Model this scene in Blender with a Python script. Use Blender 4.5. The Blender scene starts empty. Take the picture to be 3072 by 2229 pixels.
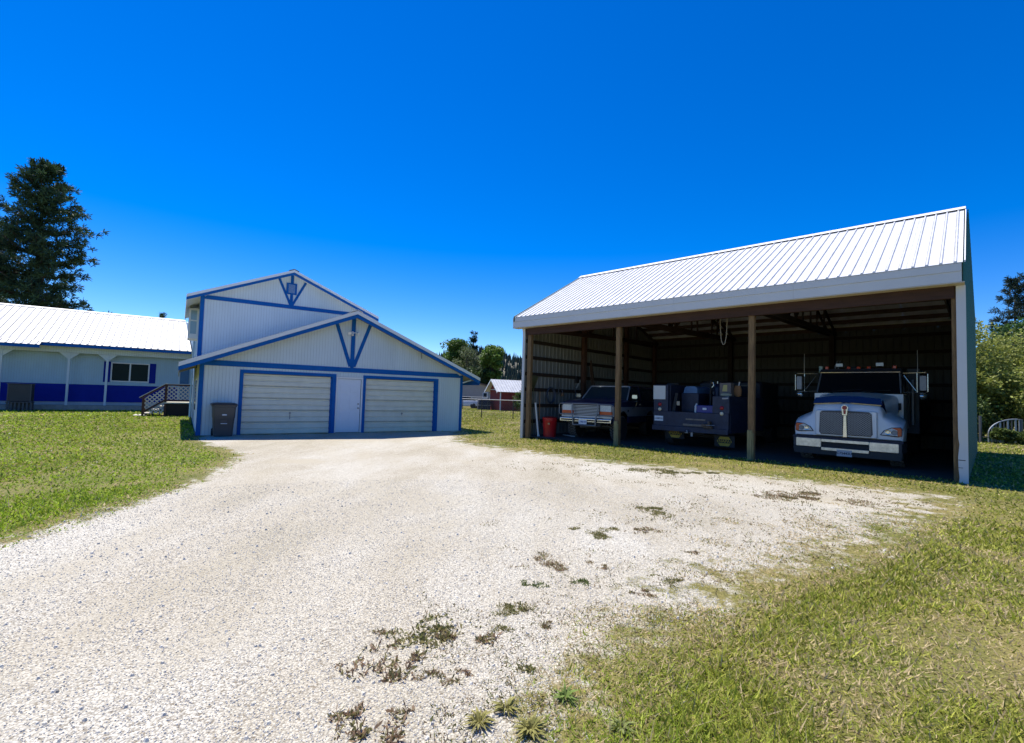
import bpy, math, random
import numpy as np
from mathutils import Vector, Matrix
rng = np.random.default_rng(7); random.seed(7)
S = bpy.context.scene; COL = S.collection
PI = math.pi; R = math.radians

# ------------------------------------------------------------------ camera
PITCH, ROLL, EYE = .0493, .0304, 1.5
cam = bpy.data.cameras.new('camera'); camo = bpy.data.objects.new('camera', cam); COL.objects.link(camo)
cam.sensor_width = 36; cam.sensor_fit = 'HORIZONTAL'; cam.lens = 1445.87/3072*36
cam.clip_start = .05; cam.clip_end = 6000
F = Vector((0, math.cos(PITCH), math.sin(PITCH))); U0 = Vector((0, -math.sin(PITCH), math.cos(PITCH))); R0 = Vector((1, 0, 0))
rr = R0*math.cos(ROLL) + U0*math.sin(ROLL); uu = U0*math.cos(ROLL) - R0*math.sin(ROLL)
camo.matrix_world = Matrix(((rr.x, uu.x, -F.x, 0), (rr.y, uu.y, -F.y, 0), (rr.z, uu.z, -F.z, EYE), (0, 0, 0, 1)))
S.camera = camo
# ------------------------------------------------------------------ sky and sun
SUN_EL, SUN_AZ = 64.5, -44.2
w = bpy.data.worlds.new('World'); S.world = w; w.use_nodes = True
nt = w.node_tree; bg = nt.nodes['Background']
sky = nt.nodes.new('ShaderNodeTexSky'); sky.sky_type = 'NISHITA'; sky.sun_disc = False
sky.sun_elevation = R(SUN_EL); sky.sun_rotation = R(SUN_AZ); sky.altitude = 800; sky.air_density = .95; sky.dust_density = 0; sky.ozone_density = 5.0
hs = nt.nodes.new('ShaderNodeHueSaturation'); hs.inputs['Saturation'].default_value = 1.42; hs.inputs['Hue'].default_value = .514
nt.links.new(sky.outputs[0], hs.inputs['Color']); nt.links.new(hs.outputs[0], bg.inputs['Color'])
bg.inputs['Strength'].default_value = .112
sl = bpy.data.lights.new('sun', 'SUN'); sl.energy = 4.6; sl.angle = R(.53); sl.color = (1, .95, .86)
so = bpy.data.objects.new('sun', sl); COL.objects.link(so)
sd = Vector((-.70*math.cos(R(SUN_EL)), .714*math.cos(R(SUN_EL)), math.sin(R(SUN_EL))))
so.rotation_euler = (-sd).to_track_quat('-Z', 'Y').to_euler(); so.location = (0, 0, 60)
S.view_settings.view_transform = 'Standard'; S.view_settings.look = 'None'; S.view_settings.gamma = 1
S.view_settings.exposure = .70

# ------------------------------------------------------------------ helpers
class MB:
    def __init__(s): s.v = []; s.f = []
    def loft(s, A, B, caps=True):
        n = len(A); o = len(s.v); s.v += [tuple(p) for p in A] + [tuple(p) for p in B]
        for i in range(n): s.f.append((o+i, o+(i+1) % n, o+n+(i+1) % n, o+n+i))
        if caps: s.f.append(tuple(range(o+n-1, o-1, -1))); s.f.append(tuple(range(o+n, o+2*n)))
        return s
    def rings(s, rs, caps=True, closed=True):
        n = len(rs[0]); o = len(s.v)
        for r in rs: s.v += [tuple(p) for p in r]
        for k in range(len(rs)-1):
            for i in range(n if closed else n-1):
                a = o+k*n+i; b = o+k*n+(i+1) % n
                s.f.append((a, b, b+n, a+n))
        if caps:
            s.f.append(tuple(range(o+n-1, o-1, -1))); e = o+(len(rs)-1)*n; s.f.append(tuple(range(e, e+n)))
        return s
    def box(s, x0, x1, y0, y1, z0, z1, b=0):
        if b:
            def ring(y, i):
                return [(x0+b+i, y, z0+i), (x1-b-i, y, z0+i), (x1-i, y, z0+b+i), (x1-i, y, z1-b-i), (x1-b-i, y, z1-i), (x0+b+i, y, z1-i), (x0+i, y, z1-b-i), (x0+i, y, z0+b+i)]
            return s.rings([ring(y0, b*.7), ring(y0+b, 0), ring(y1-b, 0), ring(y1, b*.7)])
        return s.loft([(x0, y0, z0), (x1, y0, z0), (x1, y0, z1), (x0, y0, z1)], [(x0, y1, z0), (x1, y1, z0), (x1, y1, z1), (x0, y1, z1)])
    def poly_y(s, pts, y0, y1):   # polygon in x,z extruded along y
        return s.loft([(x, y0, z) for x, z in pts], [(x, y1, z) for x, z in pts])
    def poly_x(s, pts, x0, x1):   # polygon in y,z extruded along x
        return s.loft([(x0, y, z) for y, z in pts], [(x1, y, z) for y, z in pts])
    def tube(s, pts, r, n=8, closed=False):
        pts = [Vector(p) for p in pts]; rs = []; m = len(pts)
        rad = r if isinstance(r, (list, tuple)) else [r]*m
        up = Vector((0, 0, 1)); prev = None
        for i, p in enumerate(pts):
            d = (pts[min(i+1, m-1)]-pts[max(i-1, 0)])
            if closed: d = pts[(i+1) % m]-pts[i-1]
            d.normalize()
            if prev is None:
                a = d.orthogonal().normalized()
            else:
                a = prev - d*prev.dot(d)
                a = a.normalized() if a.length > 1e-6 else d.orthogonal().normalized()
            prev = a; b = d.cross(a)
            rs.append([p + a*rad[i]*math.cos(2*PI*k/n) + b*rad[i]*math.sin(2*PI*k/n) for k in range(n)])
        if closed: rs.append(rs[0])
        return s.rings(rs, caps=not closed)
    def bar(s, p, q, w_, t, nrm):   # rectangular bar p->q: width across, thickness t along nrm (extends from p toward +nrm)
        p = Vector(p); q = Vector(q); d = (q-p).normalized(); nrm = Vector(nrm).normalized(); c = d.cross(nrm).normalized()*w_/2
        A = [p-c, p+c, p+c+nrm*t, p-c+nrm*t]; B = [q-c, q+c, q+c+nrm*t, q-c+nrm*t]
        return s.loft(A, B)
    def lathe(s, prof, cx=0, cy=0, n=20, ax='z'):
        rs = []
        for r_, h in prof:
            ring = []
            for k in range(n):
                a = 2*PI*k/n; x = r_*math.cos(a); y = r_*math.sin(a)
                ring.append((cx+x, cy+y, h) if ax == 'z' else (cx+h, x, cy+y) if ax == 'x' else (cx+x, h, cy+y))
            rs.append(ring)
        return s.rings(rs)
    def move(s, dx, dy, dz): s.v = [(x+dx, y+dy, z+dz) for x, y, z in s.v]; return s
    def build(s, name, mat, parent=None, smooth=False, bev=0, **kw):
        me = bpy.data.meshes.new(name); me.from_pydata(s.v, [], s.f); me.materials.append(mat)
        import bmesh
        bm = bmesh.new(); bm.from_mesh(me); bmesh.ops.recalc_face_normals(bm, faces=bm.faces)
        bm.to_mesh(me); bm.free()
        o = bpy.data.objects.new(name, me); COL.objects.link(o)
        if parent: o.parent = parent
        if smooth:
            for p in me.polygons: p.use_smooth = True
            if smooth != 'all':
                me.set_sharp_from_angle(angle=R(smooth if smooth is not True else 40))
        if bev:
            m = o.modifiers.new('bevel', 'BEVEL'); m.width = bev; m.segments = 2; m.limit_method = 'ANGLE'; m.angle_limit = R(50)
        return tag(o, **kw)
def tag(o, label=None, cat=None, group=None, kind=None):
    if label: o['label'] = label
    if cat: o['category'] = cat
    if group: o['group'] = group
    if kind: o['kind'] = kind
    return o
def empty(name, loc, rz=0, **kw):
    o = bpy.data.objects.new(name, None); COL.objects.link(o); o.location = loc; o.rotation_euler = (0, 0, rz); o.empty_display_size = .2
    return tag(o, **kw)
def copy_tree(o, parent=None):
    c = o.copy(); COL.objects.link(c); c.parent = parent
    for ch in [x for x in bpy.data.objects if x.parent == o]: copy_tree(ch, c)
    return c
def fast_mesh(name, V, nper, mat, col=None, parent=None, **kw):
    """V: (n*nper,3) vertices; each consecutive nper verts form one polygon."""
    me = bpy.data.meshes.new(name); n = len(V)//nper
    me.vertices.add(len(V)); me.vertices.foreach_set('co', np.ascontiguousarray(V, dtype=np.float32).ravel())
    me.loops.add(len(V)); me.loops.foreach_set('vertex_index', np.arange(len(V), dtype=np.int32))
    me.polygons.add(n); me.polygons.foreach_set('loop_start', np.arange(0, len(V), nper, dtype=np.int32))
    me.polygons.foreach_set('loop_total', np.full(n, nper, dtype=np.int32))
    if col is not None:
        a = me.color_attributes.new('Col', 'FLOAT_COLOR', 'POINT'); c4 = np.ones((len(V), 4), np.float32); c4[:, :3] = col
        a.data.foreach_set('color', c4.ravel())
    me.update(calc_edges=True); me.validate()
    me.materials.append(mat); o = bpy.data.objects.new(name, me); COL.objects.link(o)
    if parent: o.parent = parent
    return tag(o, **kw)
def text(body, size, mat, parent, loc, rot, ext=.002, name='lettering', sx=1.0):
    c = bpy.data.curves.new(name, 'FONT'); c.body = body; c.size = size; c.align_x = 'CENTER'; c.align_y = 'CENTER'; c.extrude = ext; c.offset = size*.012
    c.materials.append(mat); o = bpy.data.objects.new(name, c); COL.objects.link(o); o.parent = parent; o.location = loc; o.rotation_euler = rot; o.scale = (sx, 1, 1)
    bpy.context.view_layer.update(); dg = bpy.context.evaluated_depsgraph_get()
    me = bpy.data.meshes.new_from_object(o.evaluated_get(dg)); me.name = name; bpy.data.objects.remove(o); bpy.data.curves.remove(c)
    o = bpy.data.objects.new(name, me); COL.objects.link(o); o.parent = parent; o.location = loc; o.rotation_euler = rot; o.scale = (sx, 1, 1)
    if not me.materials: me.materials.append(mat)
    return o

# ------------------------------------------------------------------ materials
def node_mat(name):
    m = bpy.data.materials.new(name); m.use_nodes = True; return m, m.node_tree.nodes, m.node_tree.links, m.node_tree.nodes['Principled BSDF']
def M(name, col, rough=.6, metal=0, var=.12, scale=3., bump=0, bscale=40., spec=.5, col2=None, stretch=None, coat=0):
    m, N, L, P = node_mat(name)
    P.inputs['Roughness'].default_value = rough; P.inputs['Metallic'].default_value = metal; P.inputs['Specular IOR Level'].default_value = spec
    if coat: P.inputs['Coat Weight'].default_value = coat; P.inputs['Coat Roughness'].default_value = .08
    tc = N.new('ShaderNodeTexCoord'); mp = N.new('ShaderNodeMapping'); L.new(tc.outputs['Object'], mp.inputs[0])
    if stretch: mp.inputs['Scale'].default_value = stretch
    n1 = N.new('ShaderNodeTexNoise'); n1.inputs['Scale'].default_value = scale; n1.inputs['Detail'].default_value = 6; n1.inputs['Roughness'].default_value = .65
    L.new(mp.outputs[0], n1.inputs['Vector'])
    r = N.new('ShaderNodeValToRGB'); r.color_ramp.elements[0].position = .3; r.color_ramp.elements[1].position = .72
    a = [c*(1-var) for c in col]; b = [min(1, c*(1+var*.5)) for c in col] if col2 is None else col2
    r.color_ramp.elements[0].color = (*a, 1); r.color_ramp.elements[1].color = (*b, 1)
    L.new(n1.outputs['Fac'], r.inputs[0]); L.new(r.outputs[0], P.inputs['Base Color'])
    if bump:
        n2 = N.new('ShaderNodeTexNoise'); n2.inputs['Scale'].default_value = bscale; n2.inputs['Detail'].default_value = 4; L.new(mp.outputs[0], n2.inputs['Vector'])
        bp = N.new('ShaderNodeBump'); bp.inputs['Strength'].default_value = bump; bp.inputs['Distance'].default_value = .02
        L.new(n2.outputs['Fac'], bp.inputs['Height']); L.new(bp.outputs[0], P.inputs['Normal'])
    return m
def MV(name, rough=.7, trans=.35, spec=.3, back=None):
    """foliage material: colour from the vertex attribute, a little light passing through"""
    m, N, L, P = node_mat(name)
    at = N.new('ShaderNodeVertexColor'); at.layer_name = 'Col'
    P.inputs['Roughness'].default_value = rough; P.inputs['Specular IOR Level'].default_value = spec
    L.new(at.outputs[0], P.inputs['Base Color'])
    if trans:
        tb = N.new('ShaderNodeBsdfTranslucent'); L.new(at.outputs[0], tb.inputs['Color'])
        mx = N.new('ShaderNodeMixShader'); mx.inputs[0].default_value = trans
        L.new(P.outputs[0], mx.inputs[1]); L.new(tb.outputs[0], mx.inputs[2]); L.new(mx.outputs[0], N['Material Output'].inputs[0])
    return m
def glass(name, tint=(.02, .03, .04), rough=.03, spec=.22):
    m, N, L, P = node_mat(name); P.inputs['Base Color'].default_value = (*tint, 1); P.inputs['Roughness'].default_value = rough
    P.inputs['Specular IOR Level'].default_value = spec; return m

m_siding = M('siding_light_blue', (.60, .69, .74), .75, var=.10, scale=1.2, bump=.15, bscale=60, stretch=(1, 1, .25))
m_siding_h = M('siding_house_shaded', (.42, .58, .68), .75, var=.1, scale=1.5, bump=.15, bscale=60, stretch=(1, 1, .25))  # same paint as the garage siding, with shade darkened into the colour
m_blue = M('trim_blue', (.004, .105, .38), .65, var=.15, scale=4, spec=.15)
m_deep = M('wainscot_deep_blue', (.006, .022, .28), .7, var=.12, scale=4, spec=.15)
m_dark_groove = M('siding_backing', (.42, .48, .53), .9)
m_white = M('white_trim', (.72, .73, .74), .55, var=.06, scale=6)
m_cream = M('garage_door_cream', (.68, .67, .57), .5, var=.10, scale=2.5)
m_wdoor = M('white_door_paint', (.66, .71, .80), .45, var=.04, scale=3)
m_concrete = M('concrete', (.33, .32, .30), .9, var=.25, scale=6, bump=.4, bscale=40)
def roof_metal(name, col, wav=.55):
    m, N, L, P = node_mat(name); P.inputs['Roughness'].default_value = .38; P.inputs['Metallic'].default_value = 0.; P.inputs['Specular IOR Level'].default_value = .5
    tc = N.new('ShaderNodeTexCoord'); n1 = N.new('ShaderNodeTexNoise'); n1.inputs['Scale'].default_value = 3.; n1.inputs['Detail'].default_value = 5
    L.new(tc.outputs['Object'], n1.inputs['Vector'])
    r = N.new('ShaderNodeValToRGB'); r.color_ramp.elements[0].position = .35; r.color_ramp.elements[1].position = .65
    r.color_ramp.elements[0].color = (*[c*.86 for c in col], 1); r.color_ramp.elements[1].color = (*col, 1)
    L.new(n1.outputs['Fac'], r.inputs[0]); L.new(r.outputs[0], P.inputs['Base Color'])
    n2 = N.new('ShaderNodeTexNoise'); n2.inputs['Scale'].default_value = 2.2; n2.inputs['Detail'].default_value = 2; L.new(tc.outputs['Object'], n2.inputs['Vector'])
    bp = N.new('ShaderNodeBump'); bp.inputs['Strength'].default_value = wav; bp.inputs['Distance'].default_value = .04; L.new(n2.outputs['Fac'], bp.inputs['Height']); L.new(bp.outputs[0], P.inputs['Normal'])
    return m
m_roof = roof_metal('white_roof_metal', (.70, .70, .70))
m_rib = M('rib_side_grey', (.25, .25, .25), .6, var=.2)  # darker grey for the sloping sides of the roof ribs
m_steel_in = M('bare_steel_shaded', (.06, .06, .05), .6, var=.15, scale=2)  # same steel as the side wall, barn shade put into its colour
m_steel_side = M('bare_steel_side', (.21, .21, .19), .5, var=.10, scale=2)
m_green = M('green_steel', (.010, .115, .085), .5, var=.08, scale=2)
m_post = M('weathered_post', (.19, .105, .045), .85, var=.5, scale=5, bump=.5, bscale=18, stretch=(6, 6, .6), col2=(.27, .17, .07))
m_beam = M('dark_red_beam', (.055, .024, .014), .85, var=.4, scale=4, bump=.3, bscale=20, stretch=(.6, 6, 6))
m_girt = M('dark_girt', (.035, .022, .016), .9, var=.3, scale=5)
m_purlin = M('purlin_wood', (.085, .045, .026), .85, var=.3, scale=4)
m_black = M('black_rubber', (.020, .020, .021), .75, var=.2, scale=8, bump=.2)
m_plastic = M('dark_grey_plastic', (.055, .058, .066), .5, var=.1, scale=3)
m_lidp = M('black_lid_plastic', (.018, .022, .035), .45, var=.1)
m_chrome = M('chrome', (.62, .60, .55), .22, metal=.9, var=.15, scale=12)
m_glass = glass('dark_glass')
m_brown = M('brown_stained_wood', (.085, .035, .022), .75, var=.3, scale=5, bump=.2)
m_lath = M('lattice_white', (.62, .58, .53), .7, var=.1)
m_steelgrey = M('grey_metal', (.25, .26, .27), .45, metal=.5, var=.15, scale=5)
m_blind = M('window_blind', (.20, .23, .22), .6, var=.1)
m_red = M('red_plastic', (.42, .008, .014), .42, var=.12, scale=4)
m_amber = M('amber_lens', (.60, .07, .008), .25, var=.1)
m_redlens = M('red_lens', (.35, .008, .014), .25, var=.1)
m_clear = M('clear_lens', (.62, .66, .66), .15, var=.25, scale=30)
m_plate = M('plate_white', (.66, .70, .74), .5, var=.05)
m_ink = M('plate_ink', (.01, .012, .03), .6)
m_inkblue = M('plate_ink_blue', (.03, .06, .22), .6)
m_yellow = M('flap_yellow', (.42, .30, .03), .6, var=.15, scale=8)
# ------------------------------------------------------------------ ground
def sstep(t): t = np.clip(t, 0, 1); return t*t*(3-2*t)
def hgt(x, y):
    d = np.hypot(np.asarray(x)+6.5, np.asarray(y)-18.5)
    return -.13*sstep((11-d)/6)
_tab = {}
def vnoise(x, y, sc, seed=0):
    if seed not in _tab: _tab[seed] = np.random.default_rng(100+seed).random((128, 128))
    T = _tab[seed]; x = np.asarray(x, float)/sc; y = np.asarray(y, float)/sc
    xi = np.floor(x).astype(int); yi = np.floor(y).astype(int); fx = x-xi; fy = y-yi; fx = fx*fx*(3-2*fx); fy = fy*fy*(3-2*fy)
    g = lambda a, b: T[a % 128, b % 128]
    return (g(xi, yi)*(1-fx)+g(xi+1, yi)*fx)*(1-fy)+(g(xi, yi+1)*(1-fx)+g(xi+1, yi+1)*fx)*fy
def fbm(x, y, sc, seed=0): return .55*vnoise(x, y, sc, seed)+.3*vnoise(x, y, sc*.45, seed+1)+.15*vnoise(x, y, sc*.2, seed+2)
DRIVE = np.array([(-4.7, -8), (-4.62, 4.4), (-4.72, 6.3), (-4.85, 7.5), (-5.35, 9.1), (-6.4, 11.6), (-8, 13.2), (-9.4, 14.6), (-10.1, 15.9), (-2.4, 21.2), (-1.7, 16.2), (-.6, 14.9),
                  (.35, 13.5), (2.14, 11.46), (4.2, 10.5), (5.3, 9.8), (6.5, 8.9), (7.3, 8.3), (5.5, 6.7), (3.46, 5.1), (1.96, 4.2), (1.05, 3.4), (.5, 2.87), (.25, 2.46), (.1, 2.16), (-.2, 1), (-.6, -8)])
def sdist(x, y):
    """signed distance to the driveway edge: negative on the gravel"""
    x = np.asarray(x, float); y = np.asarray(y, float); d = np.full(x.shape, 1e9); ins = np.zeros(x.shape, bool)
    n = len(DRIVE)
    for i in range(n):
        ax, ay = DRIVE[i]; bx, by = DRIVE[(i+1) % n]; ex, ey = bx-ax, by-ay
        t = np.clip(((x-ax)*ex+(y-ay)*ey)/(ex*ex+ey*ey), 0, 1)
        d = np.minimum(d, np.hypot(x-ax-t*ex, y-ay-t*ey))
        c = (ay > y) != (by > y)
        with np.errstate(divide='ignore', invalid='ignore'): ins ^= c & (x < (bx-ax)*(y-ay)/(by-ay if by != ay else 1e-9)+ax)
    return np.where(ins, -d, d)
def grid_mesh(name, xs, ys, zf, mat, keep=None, attr=None, **kw):
    X, Y = np.meshgrid(xs, ys); Z = zf(X, Y); nx, ny = len(xs), len(ys)
    V = np.stack([X, Y, Z], -1).reshape(-1, 3)
    i = np.arange(nx-1)[None, :]+nx*np.arange(ny-1)[:, None]
    Q = np.stack([i, i+1, i+1+nx, i+nx], -1).reshape(-1, 4)
    if keep is not None:
        k = keep(X, Y).reshape(-1); Q = Q[k[Q].any(1)]
        u = np.unique(Q); mp = np.zeros(len(V), int); mp[u] = np.arange(len(u)); Q = mp[Q]; V = V[u]
    me = bpy.data.meshes.new(name); me.vertices.add(len(V)); me.vertices.foreach_set('co', V.astype(np.float32).ravel())
    me.loops.add(Q.size); me.loops.foreach_set('vertex_index', Q.astype(np.int32).ravel())
    me.polygons.add(len(Q)); me.polygons.foreach_set('loop_start', np.arange(0, Q.size, 4, dtype=np.int32)); me.polygons.foreach_set('loop_total', np.full(len(Q), 4, dtype=np.int32))
    if attr:
        a = me.attributes.new(attr[0], 'FLOAT', 'POINT'); a.data.foreach_set('value', attr[1](V[:, 0], V[:, 1]).astype(np.float32))
    me.update(calc_edges=True); me.validate(); me.polygons.foreach_set('use_smooth', np.ones(len(Q), bool)); me.materials.append(mat)
    o = bpy.data.objects.new(name, me); COL.objects.link(o); return tag(o, **kw)

def ground_mats():
    def thatch(N, L, tc):
        n = N.new('ShaderNodeTexNoise'); n.inputs['Scale'].default_value = .55; n.inputs['Detail'].default_value = 8; n.inputs['Roughness'].default_value = .7; L.new(tc, n.inputs['Vector'])
        r = N.new('ShaderNodeValToRGB'); e = r.color_ramp.elements; e[0].position = .38; e[0].color = (.13, .145, .03, 1); e[1].position = .66; e[1].color = (.28, .225, .10, 1)
        L.new(n.outputs['Fac'], r.inputs[0])
        n2 = N.new('ShaderNodeTexNoise'); n2.inputs['Scale'].default_value = 38; n2.inputs['Detail'].default_value = 6; n2.inputs['Roughness'].default_value = .75; L.new(tc, n2.inputs['Vector'])
        r2 = N.new('ShaderNodeValToRGB'); r2.color_ramp.elements[0].position = .3; r2.color_ramp.elements[0].color = (.30, .32, .22, 1); r2.color_ramp.elements[1].position = .7; r2.color_ramp.elements[1].color = (1.35, 1.3, 1.1, 1)
        L.new(n2.outputs['Fac'], r2.inputs[0])
        mx = N.new('ShaderNodeMix'); mx.data_type = 'RGBA'; mx.blend_type = 'MULTIPLY'; mx.inputs['Factor'].default_value = 1
        L.new(r.outputs[0], mx.inputs['A']); L.new(r2.outputs[0], mx.inputs['B'])
        return mx.outputs['Result'], n2.outputs['Fac']
    m, N, L, P = node_mat('lawn_ground'); tc = N.new('ShaderNodeTexCoord').outputs['Object']
    c, b = thatch(N, L, tc); L.new(c, P.inputs['Base Color']); P.inputs['Roughness'].default_value = .9; P.inputs['Specular IOR Level'].default_value = .15
    bp = N.new('ShaderNodeBump'); bp.inputs['Strength'].default_value = .8; bp.inputs['Distance'].default_value = .05; L.new(b, bp.inputs['Height']); L.new(bp.outputs[0], P.inputs['Normal'])
    g, N, L, P = node_mat('white_gravel'); tc = N.new('ShaderNodeTexCoord').outputs['Object']
    P.inputs['Roughness'].default_value = .85; P.inputs['Specular IOR Level'].default_value = .25
    c, b = thatch(N, L, tc)
    def vor(scale):
        # warp the cells so that they do not read as a lattice
        v = N.new('ShaderNodeTexVoronoi'); v.inputs['Scale'].default_value = scale; v.inputs['Randomness'].default_value = 1; L.new(tc, v.inputs['Vector']); return v
    v1 = vor(85); v2 = vor(37)
    sep = N.new('ShaderNodeSeparateColor'); L.new(v1.outputs['Color'], sep.inputs[0])
    rs = N.new('ShaderNodeValToRGB'); e = rs.color_ramp.elements; e[0].position = 0; e[0].color = (.26, .225, .175, 1); e[1].position = 1; e[1].color = (.69, .665, .59, 1)
    k = e.new(.14); k.color = (.46, .44, .385, 1); k = e.new(.5); k.color = (.56, .535, .47, 1); L.new(sep.outputs[0], rs.inputs[0])
    # gaps between stones
    rg = N.new('ShaderNodeValToRGB'); rg.color_ramp.elements[0].position = .28; rg.color_ramp.elements[0].color = (1, 1, 1, 1); rg.color_ramp.elements[1].position = .75; rg.color_ramp.elements[1].color = (.45, .43, .40, 1)
    L.new(v1.outputs['Distance'], rg.inputs[0])
    m1 = N.new('ShaderNodeMix'); m1.data_type = 'RGBA'; m1.blend_type = 'MULTIPLY'; m1.inputs['Factor'].default_value = .8; L.new(rs.outputs[0], m1.inputs['A']); L.new(rg.outputs[0], m1.inputs['B'])
    # broad dusty / tan areas and wheel tracks
    mp = N.new('ShaderNodeMapping'); mp.inputs['Rotation'].default_value = (0, 0, R(-20)); mp.inputs['Scale'].default_value = (.42, .13, 1); L.new(tc, mp.inputs[0])
    nb = N.new('ShaderNodeTexNoise'); nb.inputs['Scale'].default_value = 1.6; nb.inputs['Detail'].default_value = 7; nb.inputs['Roughness'].default_value = .6; L.new(mp.outputs[0], nb.inputs['Vector'])
    rb = N.new('ShaderNodeValToRGB'); e = rb.color_ramp.elements; e[0].position = .36; e[0].color = (.80, .76, .67, 1); e[1].position = .60; e[1].color = (1.06, 1.05, 1.03, 1); k = e.new(.46); k.color = (.93, .89, .82, 1)
    L.new(nb.outputs['Fac'], rb.inputs[0])
    m2 = N.new('ShaderNodeMix'); m2.data_type = 'RGBA'; m2.blend_type = 'MULTIPLY'; m2.inputs['Factor'].default_value = 1; L.new(m1.outputs['Result'], m2.inputs['A']); L.new(rb.outputs[0], m2.inputs['B'])
    # patches of bare tan dirt
    sa = N.new('ShaderNodeAttribute'); sa.attribute_name = 'stain'
    m2b = N.new('ShaderNodeMix'); m2b.data_type = 'RGBA'; L.new(sa.outputs['Fac'], m2b.inputs['Factor']); L.new(m2.outputs['Result'], m2b.inputs['A']); m2b.inputs['B'].default_value = (.40, .355, .265, 1); m2 = m2b
    # edge blend by distance attribute and noise
    at = N.new('ShaderNodeAttribute'); at.attribute_name = 'edge'
    ne = N.new('ShaderNodeTexNoise'); ne.inputs['Scale'].default_value = 3.2; ne.inputs['Detail'].default_value = 9; ne.inputs['Roughness'].default_value = .72; L.new(tc, ne.inputs['Vector'])
    ma = N.new('ShaderNodeMath'); ma.operation = 'MULTIPLY_ADD'; ma.inputs[1].default_value = 2.6; L.new(ne.outputs['Fac'], ma.inputs[0]); L.new(at.outputs['Fac'], ma.inputs[2])
    mr = N.new('ShaderNodeMapRange'); mr.inputs['From Min'].default_value = 1.12; mr.inputs['From Max'].default_value = 1.42; L.new(ma.outputs[0], mr.inputs[0])
    m3 = N.new('ShaderNodeMix'); m3.data_type = 'RGBA'; L.new(mr.outputs[0], m3.inputs['Factor']); L.new(m2.outputs['Result'], m3.inputs['A']); L.new(c, m3.inputs['B']); L.new(m3.outputs['Result'], P.inputs['Base Color'])
    add = N.new('ShaderNodeMath'); add.operation = 'ADD'; L.new(v1.outputs['Distance'], add.inputs[0]); L.new(v2.outputs['Distance'], add.inputs[1])
    bp = N.new('ShaderNodeBump'); bp.invert = True; bp.inputs['Strength'].default_value = .6; bp.inputs['Distance'].default_value = .010; L.new(add.outputs[0], bp.inputs['Height']); L.new(bp.outputs[0], P.inputs['Normal'])
    return m, g
m_lawn, m_gravel = ground_mats()
gx = np.concatenate([[-3000, -1200, -500, -200, -90], np.arange(-45, 45.1, .75), [90, 200, 500, 1200, 3000]])
gy = np.concatenate([[-400, -120, -30], np.arange(-8, 60.1, .75), [90, 140, 220, 400, 800, 1600, 4000]])
grid_mesh('ground', gx, gy, hgt, m_lawn, kind='structure', label='grassy ground around the buildings')
def edge_attr(x, y):
    s = sdist(x, y)
    # the turf thins out slowly on the side toward the open shed
    s2 = np.where(s > .5, (s-.5)*2+.5, s)
    t = sstep((x+.2*y-.2)/2.0); return s2*(1.5*(1-t)+.55*t)
ROADZ = .006
grid_mesh('gravel_driveway', np.arange(-12.5, 10.01, .12), np.arange(-3, 23.01, .12), lambda x, y: hgt(x, y)+ROADZ+.012*(fbm(x, y, 1.6, 40)-.5), m_gravel,
          keep=lambda x, y: (sdist(x, y) < 2.4), attr=('edge', edge_attr), kind='structure', label='white gravel driveway')
def stain_attr(x, y):
    s = np.zeros_like(x)
    for cx, cy, rx, ry, w_ in ((-4.65, 10.35, .75, .55, .75), (-1.75, 7.05, 1.5, .55, .42), (-1.0, 6.75, .7, .35, .35), (5.0, 7.65, .8, .35, .6)):
        d = np.hypot((x-cx)/rx, (y-cy)/ry)+(fbm(x, y, .5, 44)-.5)*1.3; s = np.maximum(s, w_*sstep((1.1-d)/.5))
    dl = -sdist(x, y); L = (x < 1.5-.35*y+4) ; wob = (fbm(x, y, 2.2, 46)-.5)*1.1
    for c0, w_, k_ in ((.75, .26, .55), (1.9, .30, .42), (2.75, .26, .50), (3.6, .22, .36)):
        s = np.maximum(s, k_*np.exp(-((dl+wob-c0)/w_)**2)*np.clip(fbm(x, y, 1.1, 48)*2.2-.5, 0, 1)*np.where(x < -.5, 1, .3))
    return s*(1-.9*np.exp(-((x+2.15)**2+(y-6.55)**2)/.12))
_d = bpy.data.objects['gravel_driveway'].data; _c = np.empty(len(_d.vertices)*3, np.float32); _d.vertices.foreach_get('co', _c); _c = _c.reshape(-1, 3)
_d.attributes.new('stain', 'FLOAT', 'POINT').data.foreach_set('value', stain_attr(_c[:, 0], _c[:, 1]).astype(np.float32))

# ------------------------------------------------------------------ frames
GX, GY, GA = -10.2362, 15.8349, .6028
CXX, CYY, CA = .4191, 18.2113, -.765
def gw(u, v, z=0): return Vector((GX+u*math.cos(GA)-v*math.sin(GA), GY+u*math.sin(GA)+v*math.cos(GA), z))
def cw(u, v, z=0): return Vector((CXX+u*math.cos(CA)-v*math.sin(CA), CYY+u*math.sin(CA)+v*math.cos(CA), z))

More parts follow.
